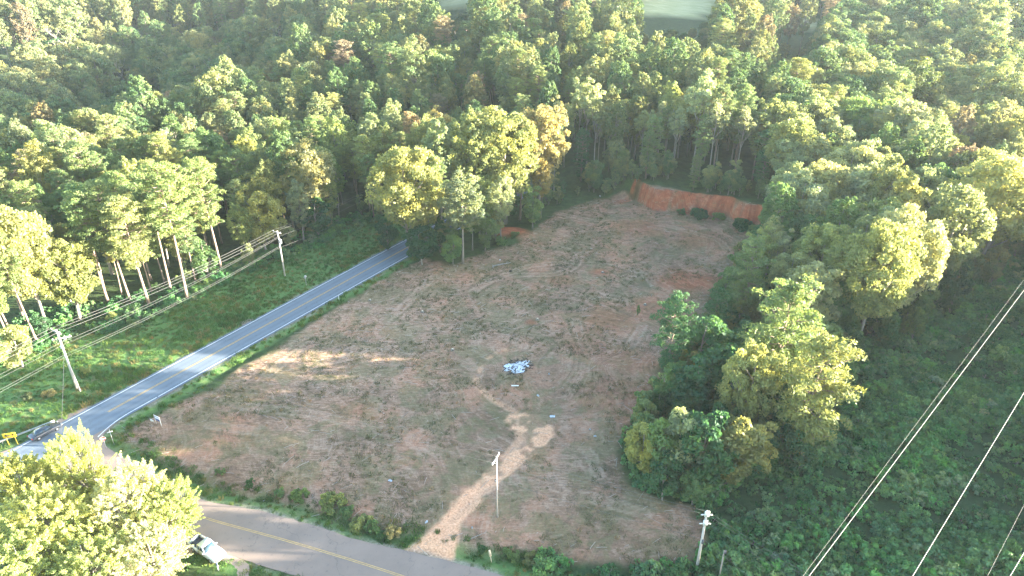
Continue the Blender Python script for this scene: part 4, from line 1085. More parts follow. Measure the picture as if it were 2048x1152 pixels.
grass = scatter('grass', gt, np.column_stack([gp, height(gp[:, 0], gp[:, 1])]), r_.random(n_)*6.28, (0.4+0.9*r_.random(n_))*(0.4+1.1*fbm(gp[:, 0]*.12, gp[:, 1]*.12, 72)), r_.integers(0, 3, n_), (0.08, 0.13, 0.03))
tag(grass, 'rough green grass on the verges of both roads', 'grass')
# weeds and dry stalks on the cleared soil
wx, wy = filled(CLEAR, 0.85, 12)
wd_ = fbm(wx*0.16, wy*0.16, 73); r_ = np.random.default_rng(14)
kk = (sdist(wx, wy, TRACK) < -0.2) & (r_.random(len(wx)) < np.clip((wd_-0.38)*4, 0.06, 0.95)); wx, wy, wd_ = wx[kk], wy[kk], wd_[kk]; n_ = len(wx)
wt = [tuft(5, 26, 0.5, 0.12, 0.03, M['weedleaf'], 0.9), tuft(6, 34, 0.6, 0.16, 0.035, M['weedleaf'], 0.8), tuft(7, 22, 0.35, 0.25, 0.03, M['weedleaf'], 0.6)]
weeds = scatter('weeds', wt, np.column_stack([wx, wy, height(wx, wy)]), r_.random(n_)*6.28, 0.45+0.9*r_.random(n_), r_.integers(0, 3, n_), (0.1, 0.12, 0.05))
tag(weeds, 'sparse low weeds and dry stalks scattered over the cleared soil', 'weeds')
mb = MB(); M['stick'] = plain('dry_stick', (0.40, 0.34, 0.29), 0.9, var=0.4, scale=0.3)
r_ = np.random.default_rng(15)
sx, sy = filled(CLEAR, 1.5, 16)
sk = np.clip(np.exp(-(((sx-pal[0])/30)**2+((sy-pal[1])/22)**2))+0.15+0.5*(sdist(sx, sy, CLEAR) < 4), 0, 1)
for x, y, k_ in zip(sx, sy, sk):
    if r_.random() > k_*0.75: continue
    zz = hz(x, y); a = r_.normal()*0.7+0.25; L = 0.35+r_.random()**3*2.2; q = r_.normal()*0.15
    mb.tube([(x-math.cos(a)*L/2, y-math.sin(a)*L/2, zz+0.03), (x+q*0.3, y+q*0.3, zz+0.06+0.03*L), (x+math.cos(a)*L/2, y+math.sin(a)*L/2, zz+0.04)], 0.018+0.02*r_.random(), M['stick'], 3, False)
sticks = mb.build('brushwood_litter'); tag(sticks, 'dry sticks and broken twigs littering the cleared soil', 'litter', kind='stuff')
#@@PART3
# ------------------------------------------------------------ poles and wires
M['insul'] = plain('porcelain', (0.7, 0.7, 0.68), 0.3)
M['galv'] = plain('galvanised_steel', (0.5, 0.51, 0.53), 0.4, 0.7)
M['wire'] = plain('aluminium_wire', (0.13, 0.13, 0.125), 0.55, 0.0)
M['darkwire'] = plain('weathered_cable', (0.10, 0.10, 0.11), 0.6)
M['tank'] = plain('painted_tank_grey', (0.45, 0.48, 0.5), 0.4)
def gpt(px, py): 
    p = at(px, py, 0.0); return float(p[0]), float(p[1]), hz(p[0], p[1])
ax, ay, az = gpt(155, 778); bx2, by2, bz = gpt(570, 552); cx2, cy2, cz = gpt(995, 1035); dx2, dy2, dz2 = gpt(1393, 1140)
dirAB = math.atan2(by2-ay, bx2-ax); dirAC = math.atan2(cy2-ay, cx2-ax); dirCD = math.atan2(dy2-cy2, dx2-cx2)
def pole(name, label, x, y, z, h, r, arms, wood, extras=()):
    t = thing(name, label, 'utility pole', (x, y, z), 0, 'utility poles along the roads')
    mb = MB(); mb.tube([(0, 0, -0.5), (0, 0, h*0.5), (0, 0, h)], [r*1.25, r, r*0.75], wood, 10); mb.build('shaft', t, True)
    for (zz, L, ang, off, pins) in arms:
        a = MB(); ca, sa = math.cos(ang), math.sin(ang)
        a.box((-sa*0.16+ca*off, ca*0.16+sa*off, zz), (L, 0.13, 0.15), M['wood'], rz=ang)
        arm = a.build('crossarm', t)
        for p_ in pins:
            i_ = MB(); q = (-sa*0.16+ca*(p_+off), ca*0.16+sa*(p_+off))
            i_.tube([(q[0], q[1], zz+0.07), (q[0], q[1], zz+0.18), (q[0], q[1], zz+0.2), (q[0], q[1], zz+0.34)], [0.02, 0.02, 0.085, 0.05], M['insul'], 8)
            i_.build('insulator', arm, True)
        bmb = MB()
        for s_ in (-1, 1): bmb.tube([(-sa*0.2+ca*(off+s_*L*0.28), ca*0.2+sa*(off+s_*L*0.28), zz-0.06), (0, 0, zz-0.75)], 0.025, M['galv'], 4)
        bmb.build('brace', arm)
    return t
def transformer(t, zz, ang, m):
    mb = MB(); c = (math.cos(ang)*0.42, math.sin(ang)*0.42)
    mb.tube([(c[0], c[1], zz-0.5), (c[0], c[1], zz+0.42), (c[0], c[1], zz+0.5)], [0.24, 0.24, 0.15], m, 12); tr = mb.build('transformer', t, True)
    b = MB(); b.tube([(c[0], c[1], zz+0.5), (c[0], c[1], zz+0.72)], [0.05, 0.03], M['insul'], 6); b.build('bushing', tr, True)
perpAB = dirAB+math.pi/2
HA, HB, HC, HD = 12.7, 11.6, 11.2, 11.2
pA = pole('utility_pole', 'nearest roadside pole at the left with two white crossarms and many wires', ax, ay, az, HA, 0.19,
          [(HA-0.25, 2.6, perpAB, 0, (-1.15, 0, 1.15)), (HA-1.9, 3.0, dirAC+0.9, 0.3, (-1.3, -0.5, 0.5, 1.3))], M['wood'])
mb = MB(); mb.tube([(0.95, -0.75, -0.3), (0.1, -0.08, 7.2)], [0.15, 0.12], M['wood'], 8); mb.build('brace_pole', pA, True)
mb = MB(); mb.box((0.1, -0.25, HA-3.4), (0.5, 0.3, 0.6), M['tank']); mb.build('switch_box', pA)
pB = pole('utility_pole', 'farther roadside pole on the green verge with a small transformer', bx2, by2, bz, HB, 0.16,
          [(HB-0.3, 2.5, perpAB, 0, (-1.1, 0, 1.1))], M['wood']); transformer(pB, HB-2.6, -0.3, M['tank'])
pC = pole('utility_pole', 'slim pole at the end of the dirt track with one slanting white crossarm', cx2, cy2, cz, HC, 0.10,
          [(HC-0.35, 2.5, dirAC+math.pi*0.5, 0, (-1.15, 0.25, 1.15))], M['wood'])
mb = MB(); mb.box((-0.22, 0, HC-4.2), (0.22, 0.25, 0.4), M['darkwire']); mb.build('cable_closure', pC)
pD = thing('utility_pole', 'white-topped pole beside the brush at the bottom of the photo', 'utility pole', (dx2, dy2, dz2), 0, 'utility poles along the roads')
mb = MB(); mb.tube([(0, 0, -0.5), (0, 0, HD*.5), (0, 0, HD)], [0.22, 0.17, 0.14], M['wood'], 10); mb.build('shaft', pD, True)
for zz in (HD-0.35, HD-1.9):
    a = MB(); a.box((0.0, -0.17, zz), (0.6, 0.1, 0.9), M['insul']); br = a.build('dead_end_bracket', pD)
    for s_ in (-1, 1):
        i_ = MB(); i_.tube([(s_*0.28, -0.1, zz-0.15), (s_*0.5, -0.1, zz-0.2), (s_*0.52, -0.1, zz-0.2), (s_*0.75, -0.1, zz-0.22)], [0.05, 0.09, 0.09, 0.04], M['insul'], 8); i_.build('insulator', br, True)
mb = MB(); mb.box((0.05, -0.24, HD-5.2), (0.25, 0.15, 0.7), M['darkwire']); mb.build('cable_closure', pD)
ex, ey, ez = gpt(1436, 1165)
mb = MB(); mb.tube([(0, 0, -0.4), (0, 0, 6.2)], [0.12, 0.09], M['bark'], 8)
pE = thing('service_pole', 'short dark weathered pole in the brush right of the white-topped pole', 'pole', (ex, ey, ez)); mb.build('shaft', pE, True)
mb = MB(); mb.box((0.12, 0, 5.9), (0.3, 0.2, 0.45), M['darkwire']); mb.build('meter_box', pE)
# the line goes on behind the trees at the road end, and out of the frame on the left
vAB = np.array([bx2-ax, by2-ay]); vAB_u = vAB/np.linalg.norm(vAB)
fpx = np.array([bx2, by2])+vAB*0.95; ffz = hz(fpx[0], fpx[1])
lpx = np.array([ax, ay])-vAB_u*52
L_OUT = (float(lpx[0]), float(lpx[1]), 0.0); F_IN = (float(fpx[0]), float(fpx[1]), ffz)
def wire(label, a, b, r, m, sag, group=None, name='overhead_wire'):
    a = Vector(a); b = Vector(b); n = 14; mb = MB(); pts = []
    for i in range(n+1):
        t = i/n; p = a.lerp(b, t); p.z -= sag*4*t*(1-t); pts.append(p-a)
    mb.tube(pts, r, m, 5); o = mb.build(name, None, True, a); tag(o, label, 'wire', group); return o
def offs(base, ang, d, z, back=0.16): return (base[0]+math.cos(ang)*d-math.sin(ang)*back, base[1]+math.sin(ang)*d+math.cos(ang)*back, base[2]+z)
A_, B_, C_, D_ = (ax, ay, az), (bx2, by2, bz), (cx2, cy2, cz), (dx2, dy2, dz2)
G1 = 'wires along the far road'
for (nm, dA, zA, dB, zB) in (('outermost top', 1.15, HA+0.1, 1.1, HB+0.05), ('middle top', 0, HA+0.15, 0, HB+0.1), ('inner top', -1.15, HA+0.1, -1.1, HB+0.05),
                             ('upper middle', 0, HA-2.6, 0, HB-1.4), ('lower middle', 0, HA-3.2, 0, HB-1.7), ('upper low', 0.0, HA-5.1, 0.0, HB-3.8), ('lowest', 0.1, HA-5.6, 0.1, HB-4.2)):
    th = 0.024 if 'top' in nm else 0.019
    wire('%s wire from the nearest roadside pole to the far verge pole' % nm, offs(A_, perpAB, dA, zA), offs(B_, perpAB, dB, zB), th, M['wire'], 0.9, G1)
    wire('%s wire running from the nearest roadside pole off the left border' % nm, offs(A_, perpAB, dA, zA), offs(L_OUT, perpAB, dA, zA), th, M['wire'], 0.7, G1)
    if nm not in ('inner top', 'upper low', 'lower middle'):
        wire('%s wire from the far verge pole into the dark gap past the road end' % nm, offs(B_, perpAB, dB, zB), offs(F_IN, perpAB, dB, zB), 0.02, M['wire'], 1.2, G1)
pF = pole('utility_pole', 'dim pole in the dark gap where the wires pass behind the road-end trees', F_IN[0], F_IN[1], F_IN[2], HB, 0.15, [(HB-0.3, 2.5, perpAB, 0, (-1.1, 0, 1.1))], M['wood'])
G2 = 'wires crossing the clearing'
perpAC = dirAC+math.pi*0.5
for (nm, zA, dC_, zC_, zD_, sD) in (('top', HA-1.6, 1.15, HC+0.0, HD-0.05, 0), ('second', HA-1.6, 0.25, HC+0.0, HD-0.6, 0), ('third', HA-1.6, -1.15, HC+0.0, HD-1.9, 0), ('lowest', HA-5.2, 0.0, HC-4.0, HD-4.9, 0)):
    r0_ = 0.009 if nm != 'lowest' else 0.010
    wire('%s thin wire from the left roadside pole across the clearing to the slim pole' % nm, offs(A_, dirAC+0.9, dC_*0.9+0.3, zA), offs(C_, perpAC, dC_, zC_), r0_, M['wire'], 0.9, G2)
    wire('%s wire from the slim pole to the white-topped pole' % nm, offs(C_, perpAC, dC_, zC_), (dx2-0.1, dy2, dz2+zD_), r0_+0.005, M['wire'], 0.3, G2)
    e = at(1760 if nm != 'lowest' else 1700, 1245, 8.5)
    wire('%s wire leaving the white-topped pole toward the bottom right' % nm, (dx2+0.1, dy2, dz2+zD_), (float(e[0]), float(e[1]), zD_-1.5), r0_+0.004, M['wire'], 0.5, G2)
e = at(170, 905, 5.0)
wire('service cable dropping from the nearest roadside pole over the junction', (ax, ay, az+HA-4.5), (float(e[0]), float(e[1])-8, 4.0), 0.022, M['darkwire'], 0.4)
# transmission conductors over the cut strip
for (x0_, x1_, y1_, z_, r_c, lb) in ((1618, 2048, 580, 36, 0.03, 'thick bright conductor, leftmost over the brush strip'), (1606, 2040, 570, 42, 0.008, 'thin ground wire hugging the leftmost thick conductor'),
                                 (1825, 2048, 785, 36, 0.032, 'thick bright conductor, second from the left over the brush'), (1975, 2048, 1010, 42, 0.008, 'thin wire nearest the right border of the photo'),
                                 (2020, 2048, 1105, 36, 0.032, 'thick conductor cutting the bottom right corner')):
    a = at(x0_, 1152, z_); b = at(x1_, y1_, z_); d = (b-a)/np.linalg.norm(b-a)
    a2 = a-d*14; b2 = b+d*60
    wire(lb, (float(a2[0]), float(a2[1]), z_), (float(b2[0]), float(b2[1]), z_), r_c, M['wire'], 0.0, 'power line conductors over the brush')

# ------------------------------------------------------------ signs and roadside things
M['signyellow'] = plain('sign_yellow', (0.85, 0.55, 0.02), 0.4, var=0.05)
M['signred'] = plain('sign_red', (0.55, 0.02, 0.03), 0.4, var=0.05)
M['signwhite'] = plain('sign_white', (0.82, 0.82, 0.82), 0.4, var=0.05)
M['signblue'] = plain('sign_blue', (0.06, 0.12, 0.35), 0.4, var=0.1)
M['black'] = plain('black_paint', (0.015, 0.015, 0.017), 0.4)
M['yellowpost'] = plain('yellow_post', (0.75, 0.55, 0.08), 0.5)
def text_mesh(txt, size, m, depth=0.006):
    c = bpy.data.curves.new('lettering', 'FONT'); c.body = txt; c.size = size; c.align_x = 'CENTER'; c.align_y = 'CENTER'; c.extrude = depth
    o = bpy.data.objects.new('lettering', c); COL.objects.link(o)
    dg = bpy.context.evaluated_depsgraph_get(); dg.update()
    me = bpy.data.meshes.new_from_object(o.evaluated_get(dg)); bpy.data.objects.remove(o)
    me.materials.clear(); me.materials.append(m); return me
# yellow double arrow sign: faces the side road and the camera
x, y, z = gpt(27, 890)
sgn = thing('warning_sign', 'yellow sign with black double-headed arrow on two posts beyond the junction', 'sign', (x, y, z), 0.25)
mb = MB(); o8 = [(-0.98, -0.45), (0.98, -0.45), (0.98, 0.45), (-0.98, 0.45)]
mb.box((0, 0, 2.1), (1.95, 0.03, 0.95), M['signyellow']); pl = mb.build('sign_panel', sgn)
def flat_poly(pts, yoff, zc, m, name, parent, thick=0.012):
    v = [(a, yoff, zc+b) for a, b in pts]+[(a, yoff-thick, zc+b) for a, b in pts]; n = len(pts)
    f = [tuple(range(n))[::-1] if False else tuple(range(n)), tuple(range(n, 2*n))[::-1]]+[(i, (i+1) % n, (i+1) % n+n, i+n) for i in range(n)]
    q = MB(); q.add(v, f, m); return q.build(name, parent)
arrow = [(-0.78, 0), (-0.42, 0.27), (-0.42, 0.10), (0.42, 0.10), (0.42, 0.27), (0.78, 0), (0.42, -0.27), (0.42, -0.10), (-0.42, -0.10), (-0.42, -0.27)]
flat_poly(arrow, -0.018, 2.1, M['black'], 'arrow', pl)
for s_ in (-0.62, 0.62):
    mb = MB(); mb.box((s_, 0.06, 1.15), (0.09, 0.07, 2.9), M['yellowpost']); mb.build('post', sgn)
# stop sign
x, y, z = gpt(213, 897)
st = thing('stop_sign', 'red octagonal stop sign at the mouth of the side road', 'sign', (x, y, z), 0.35)
oc = [(0.44*math.cos(R(22.5+45*k))/1.0, 0.44*math.sin(R(22.5+45*k))) for k in range(8)]
flat_poly(oc, 0.0, 2.15, M['signwhite'], 'border', st, 0.02)
pn = flat_poly([(a*0.93, b*0.93) for a, b in oc], -0.021, 2.15, M['signred'], 'sign_panel', st, 0.006)
tm = text_mesh('STOP', 0.34, M['signwhite'], 0.003); tx = ob('lettering', tm, pn); tx.location = (0, -0.032, 2.15); tx.rotation_euler = (math.pi/2, 0, 0)
mb = MB(); mb.box((0, 0.04, 1.2), (0.07, 0.05, 2.9), M['galv']); mb.build('post', st)
x, y, z = gpt(228, 888)
sn = thing('street_name_sign', 'pale blade sign on a thin post just right of the stop sign', 'sign', (x, y, z), 0.5)
mb = MB(); mb.tube([(0, 0, -0.2), (0, 0, 2.5)], 0.03, M['galv'], 6); mb.build('post', sn)
mb = MB(); mb.box((0, 0, 2.62), (0.85, 0.02, 0.2), M['signwhite']); mb.build('blade', sn)
mb = MB(); mb.box((0, 0, 2.85), (0.02, 0.8, 0.2), M['signwhite']); mb.build('blade', sn)
# guardrail on the outer side of the junction
p0, p1 = at(-60, 912), at(103, 849); d = p1-p0; Lr = float(np.linalg.norm(d)); an = math.atan2(d[1], d[0])
g_ = thing('guardrail', 'galvanised guardrail behind the dark car, beyond the junction', 'guardrail', (float(p0[0]), float(p0[1]), hz(*p0)), an)
mb = MB(); prof = [(0.0, 0.45), (0.06, 0.50), (0.06, 0.56), (0.0, 0.61), (0.06, 0.66), (0.06, 0.72), (0.0, 0.77)]
v = []; 
for xx_ in (0, Lr): v += [(xx_, -a, b) for a, b in prof]+[(xx_, -a+0.02, b) for a, b in prof[::-1]]
n = 14; mb.add(v, [(i, (i+1) % n, (i+1) % n+n, i+n) for i in range(n)]+[tuple(range(n)), tuple(range(n, 2*n))[::-1]], M['galv']); mb.build('rail', g_)
k = 0.5
while k < Lr: 
    q = MB(); q.box((k, 0.08, 0.25), (0.1, 0.14, 1.0), M['wood']); q.build('post', g_); k += 2.0
q = MB(); q.box((Lr+0.25, 0, 0.6), (0.6, 0.25, 0.36), M['signwhite']); q.build('end_cap', g_)
# property signs at the corner of the clearing
x, y, z = gpt(318, 850)
ps = thing('property_sign', 'blue and white panel sign hung from a pale wooden post at the clearing corner', 'sign', (x, y, z), -0.5)
mb = MB(); mb.box((-0.65, 0, 0.9), (0.1, 0.1, 2.2), M['wood']); mb.build('post', ps)
mb = MB(); mb.box((0.0, 0, 1.85), (1.5, 0.06, 0.07), M['signwhite']); mb.build('top_rail', ps)
mb = MB(); mb.box((0.05, 0, 1.3), (1.2, 0.03, 0.85), M['signblue']); pnl = mb.build('sign_panel', ps)
mb = MB(); mb.box((0.05, -0.022, 1.45), (1.1, 0.01, 0.32), M['signwhite']); mb.build('white_band', pnl)
mb = MB(); mb.box((0.68, 0, 0.9), (0.08, 0.08, 1.9), M['signwhite']); mb.build('post', ps)
x, y, z = gpt(306, 846)
ps = thing('yard_sign', 'small white sign leaning beside the blue and white property sign', 'sign', (x, y, z), -0.4); ps.rotation_euler = (0.15, 0.1, -0.4)
mb = MB(); mb.box((0, 0, 0.65), (0.75, 0.02, 0.55), M['signwhite']); mb.build('sign_panel', ps)
for s_ in (-.28, .28): mb = MB(); mb.box((s_, 0.02, 0.3), (0.03, 0.02, 0.8), M['galv']); mb.build('leg', ps)
# little roadside marker plate
x, y, z = gpt(613, 571)
ps = thing('road_sign', 'small grey sign seen edge-on by the far road verge', 'sign', (x, y, z), 0.9)
mb = MB(); mb.tube([(0, 0, -0.2), (0, 0, 2.6)], 0.035, M['galv'], 6); mb.build('post', ps)
mb = MB(); mb.box((0, -0.05, 2.3), (0.7, 0.02, 0.7), M['galv'], ry=R(45)); mb.build('sign_panel', ps)
x, y, z = gpt(678, 600)
ps = thing('marker_stake', 'thin white stake at the edge of the far road near the clearing', 'stake', (x, y, z)); mb = MB(); mb.tube([(0, 0, -0.2), (0, 0, 1.2)], 0.04, M['signwhite'], 6); mb.build('shaft', ps)
mb = MB(); mb.box((0, -0.05, 1.0), (0.12, 0.02, 0.25), M['signwhite']); mb.build('reflector', ps)
x, y, z = gpt(983, 1119)
ps = thing('marker_post', 'pale flat marker post leaning by the side road ditch', 'post', (x, y, z), 0.3); ps.rotation_euler = (0.05, -0.12, 0.3)
M['tan'] = plain('sun_bleached_plank', (0.62, 0.52, 0.38), 0.7, var=0.2)
mb = MB(); mb.box((0, 0, 0.9), (0.1, 0.08, 2.2), M['tan']); mb.build('shaft', ps)
mb = MB(); mb.box((0, -0.06, 2.0), (0.34, 0.05, 1.3), M['tan'], taper=0.75); mb.build('plate', ps)

# ------------------------------------------------------------ things on the cleared ground
M['ash'] = plain('wood_ash', (0.62, 0.66, 0.70), 0.95, var=0.3, scale=5)
M['char'] = plain('charred_wood', (0.03, 0.03, 0.034), 0.9)
x, y, z = gpt(1035, 733)
ap = thing('ash_pile', 'burnt brush pile of white ash and charred sticks in the middle of the clearing', 'ash pile', (x, y, z), 0.62)
r_ = np.random.default_rng(5); V = []; F = []
nr, na = 9, 30
for i in range(nr):
    for j in range(na):
        a = j/na*6.283; rr = (i/(nr-1)); k_ = 1+0.18*math.sin(3*a+1)+0.12*math.sin(7*a)+0.1*r_.normal()*(rr > .6)
        V.append((math.cos(a)*2.7*rr*k_, math.sin(a)*1.9*rr*k_, 0.42*(1-rr**1.7)+0.06*r_.normal()*(rr < .95)-0.02*(rr > .95)))
for i in range(nr-1):
    for j in range(na): F.append((i*na+j, (i+1)*na+j, (i+1)*na+(j+1) % na, i*na+(j+1) % na))
mb = MB(); mb.add(V, F, M['ash']); mb.build('ash_mound', ap, True)
mb = MB()
for q in range(120):
    a = r_.random()*6.283; rr = 0.25+0.95*r_.random()**0.8; L = 0.2+0.7*r_.random()
    c = (math.cos(a)*2.8*rr, math.sin(a)*2.0*rr, 0.12+0.35*max(0, 1-rr)); o_ = r_.random()*3.14; dz_ = r_.normal()*0.12
    mb.tube([(c[0]-math.cos(o_)*L/2, c[1]-math.sin(o_)*L/2, c[2]-dz_), (c[0]+math.cos(o_)*L/2, c[1]+math.sin(o_)*L/2, c[2]+dz_+0.05)], 0.03+0.04*r_.random(), M['char'], 5)
ch = mb.build('charred_sticks', ap); ch['kind'] = 'stuff'
mb = MB()
for q in range(14):
    a = r_.random()*6.283; c = (math.cos(a)*2.9, math.sin(a)*1.4, 0.15); o_ = a+r_.normal()*0.4; L = 0.8
    mb.tube([(c[0]-math.cos(o_)*L/2, c[1]-math.sin(o_)*L/2, 0.05), (c[0]+math.cos(o_)*L/2, c[1]+math.sin(o_)*L/2, 0.22)], 0.03, M['stick'], 5)
mb.build('pale_sticks', ap)
def single(name, label, cat, px, py, rz, fn):
    x, y, z = gpt(px, py); mb = MB(); fn(mb); o = mb.build(name, None, False, (x, y, z+0.02)); o.rotation_euler = (0, 0, rz); tag(o, label, cat); return o
single('plank', 'white plank lying just below the ash pile', 'plank', 1030, 772, 0.0, lambda m: (m.box((0, 0, 0.05), (1.35, 0.28, 0.05), M['signwhite']), m.box((0.1, 0.02, 0.09), (1.0, 0.1, 0.03), M['signwhite'])))
def log(m, L=4.0, r=0.14):
    m.tube([(-L/2, 0, r), (-L*0.1, 0.12, r+0.03), (L/2, 0.3, r*0.9)], [r, r*0.85, r*0.4], M['palebark'], 7); m.tube([(0.2*L, .15, r), (0.34*L, .6, r+.35)], [r*.4, r*.15], M['palebark'], 5); m.tube([(-0.2*L, .05, r), (-0.12*L, -.5, r+.2)], [r*.4, r*.15], M['palebark'], 5)
single('fallen_log', 'pale fallen log at the top left of the clearing', 'log', 1005, 530, 0.35, lambda m: log(m, 4.6, 0.15))
single('fallen_log', 'short pale log lying just left of the longer pale one', 'log', 987, 533, 1.4, lambda m: log(m, 1.6, 0.1))
single('fallen_log', 'thin grey branch lying below the clump near the shady edge', 'log', 1235, 925, 1.2, lambda m: log(m, 2.2, 0.05))
single('fallen_log', 'bleached branch lying by the track mouth right of the slim pole', 'log', 955, 1075, 0.4, lambda m: log(m, 2.6, 0.06))
def tyre(m):
    k = 20; V = []; F = []
    for i in range(k):
        a = i/k*6.283
        for j in range(8):
            b = j/8*6.283; rr = 0.30+0.10*math.cos(b); V.append((math.cos(a)*rr, math.sin(a)*rr, 0.1+0.09*math.sin(b)))
    for i in range(k):
        for j in range(8): F.append((i*8+j, ((i+1) % k)*8+j, ((i+1) % k)*8+(j+1) % 8, i*8+(j+1) % 8))
    m.add(V, F, M['black'])
single('old_tyre', 'black tyre lying in the grass strip right of the pale logs', 'tyre', 1021, 543, 0, tyre)
def rag(m, s_=0.5, seed=1):
    r_ = np.random.default_rng(seed); V = []; F = []; n = 7
    for i in range(n):
        for j in range(n): V.append(((i/(n-1)-.5)*s_*2+r_.normal()*0.04, (j/(n-1)-.5)*s_+r_.normal()*0.04, 0.05+0.09*abs(r_.normal())))
    for i in range(n-1):
        for j in range(n-1): F.append((i*n+j, (i+1)*n+j, (i+1)*n+j+1, i*n+j+1))
    base = [(a, b, 0.0) for a, b, c in V]; m.add(V, F, M['ash']); m.add(base, [q[::-1] for q in F], M['ash'])
for i, (px, py, s_, lb) in enumerate(((1105, 833, 0.42, 'pale blue-white heap of plastic right of the upper track end'), (853, 1046, 0.22, 'white scrap of litter left of the track mouth'), (1098, 748, 0.16, 'small white scrap right of the ash pile'),
        (1076, 792, 0.22, 'flat pale scrap below and right of the ash pile'), (1180, 858, 0.14, 'tiny white scrap near the shady right side of the clearing'), (1190, 872, 0.2, 'crumpled pale sheet near the shady right side'), (944, 1057, 0.12, 'white scrap beside the bleached branch'),
        (1200, 395, 0.3, 'white scrap at the back of the clearing left of the red bank'), (781, 962, 0.3, 'bluish crumpled sheet in the lower left of the clearing'), (1000, 520, 0.16, 'white scrap above the pale logs'), (527, 995, 0.12, 'tiny white scrap on the grass above the side road'))):
    single('litter_scrap', lb, 'litter', px, py, i*0.7, lambda m, s_=s_, i=i: rag(m, s_, i))
def stumpf(m):
    m.tube([(0, 0, -0.1), (0, 0, 0.15), (0, 0, 0.3)], [0.34, 0.24, 0.22], M['bark'], 10); m.tube([(0, 0, 0.3), (0, 0, 0.305)], [0.2, 0.2], M['tan'], 10)
    for k in range(5): a = k*1.26; m.tube([(math.cos(a)*.2, math.sin(a)*.2, .12), (math.cos(a)*.6, math.sin(a)*.6, -.05)], [.08, .03], M['bark'], 5)
for i, (px, py) in enumerate(((845, 625), (1205, 545), (1290, 610), (905, 700), (740, 600), (1075, 640))):
    single('tree_stump', ('cut tree stump on the bare soil, ' + ('left of centre', 'at the red scrape', 'beside the tiny seedling', 'left of the faint rut', 'among the sticks near the road end', 'by the small tan scrape')[i]), 'stump', px, py, i, stumpf)

# ------------------------------------------------------------ vehicles
def carpaint(name, col, rough=0.3, metal=0.0):
    m, n, b, o = mat(name); b.inputs['Base Color'].default_value = (*col, 1); b.inputs['Roughness'].default_value = rough; b.inputs['Metallic'].default_value = metal
    b.inputs['Coat Weight'].default_value = 0.6; b.inputs['Coat Roughness'].default_value = 0.08
    geo = N(n, 'ShaderNodeTexCoord'); f = noise(n, geo.outputs['Object'], 3.0, 3)
    n.links.new(mixc(n, mth(n, 'MULTIPLY', f, 0.12), col, (0.35, 0.3, 0.25)), b.inputs['Base Color']); return m
M['carwhite'] = carpaint('white_car_paint', (0.62, 0.68, 0.72)); M['cardark'] = carpaint('dark_car_paint', (0.03, 0.045, 0.07), 0.25)
M['glass'] = carpaint('tinted_glass', (0.02, 0.06, 0.10), 0.25); M['rubber'] = plain('rubber', (0.02, 0.02, 0.02), 0.8); M['rim'] = plain('alloy_rim', (0.55, 0.56, 0.58), 0.3, 0.8)
M['lamp'] = plain('lamp_lens', (0.75, 0.75, 0.72), 0.15); M['redlamp'] = plain('red_lens', (0.45, 0.02, 0.02), 0.2); M['bedliner'] = plain('bed_liner', (0.05, 0.06, 0.09), 0.8)
def loft(mb, secs, m):
    """secs: list of (x, [(y,z)...]) closed outlines with equal counts"""
    n = len(secs[0][1]); v = [(x, a, b) for x, o_ in secs for a, b in o_]
    f = []
    for i in range(len(secs)-1):
        for k in range(n): f.append((i*n+k, i*n+(k+1) % n, (i+1)*n+(k+1) % n, (i+1)*n+k))
    f.append(tuple(range(n))[::-1]); f.append(tuple((len(secs)-1)*n+k for k in range(n)))
    mb.add(v, f, m)
def sect(w_, zb, zt, r=0.1):
    return [(-w_, zb+r), (-w_, zt-r*1.6), (-w_+r*0.7, zt-r*0.3), (-w_+r*2.2, zt), (w_-r*2.2, zt), (w_-r*0.7, zt-r*0.3), (w_, zt-r*1.6), (w_, zb+r), (w_-r, zb), (-w_+r, zb)]
def wheel(t, x, y, r, wd=0.24):
    mb = MB(); mb.tube([(0, -wd/2, 0), (0, -wd/2+0.03, 0), (0, wd/2-0.03, 0), (0, wd/2, 0)], [r*0.92, r, r, r*0.92], M['rubber'], 20)
    wh = thing_part('wheel', t, (x, y, r)); ty = mb.build('tyre', wh, True)
    q = MB(); s_ = 1 if y > 0 else -1
    q.tube([(0, s_*(wd/2-0.05), 0), (0, s_*(wd/2+0.012), 0)], [r*0.62, r*0.60], M['rim'], 14); q.build('rim', wh, False)
def thing_part(name, parent, loc):
    o = bpy.data.objects.new(name, None); COL.objects.link(o); o.parent = parent; o.location = loc; o.empty_display_size = 0.2; return o
def quad_part(name, parent, pts, m, th=0.012, sub=False):
    a, b, c = Vector(pts[0]), Vector(pts[1]), Vector(pts[2]); nn = (b-a).cross(c-a).normalized()*th
    k = len(pts); v = [Vector(p)+nn for p in pts]+[Vector(p)-nn for p in pts]
    q = MB(); q.add(v, [tuple(range(k)), tuple(range(k, 2*k))[::-1]]+[(i, (i+1) % k, (i+1) % k+k, i+k)[::-1] for i in range(k)], m); return q.build(name, parent)
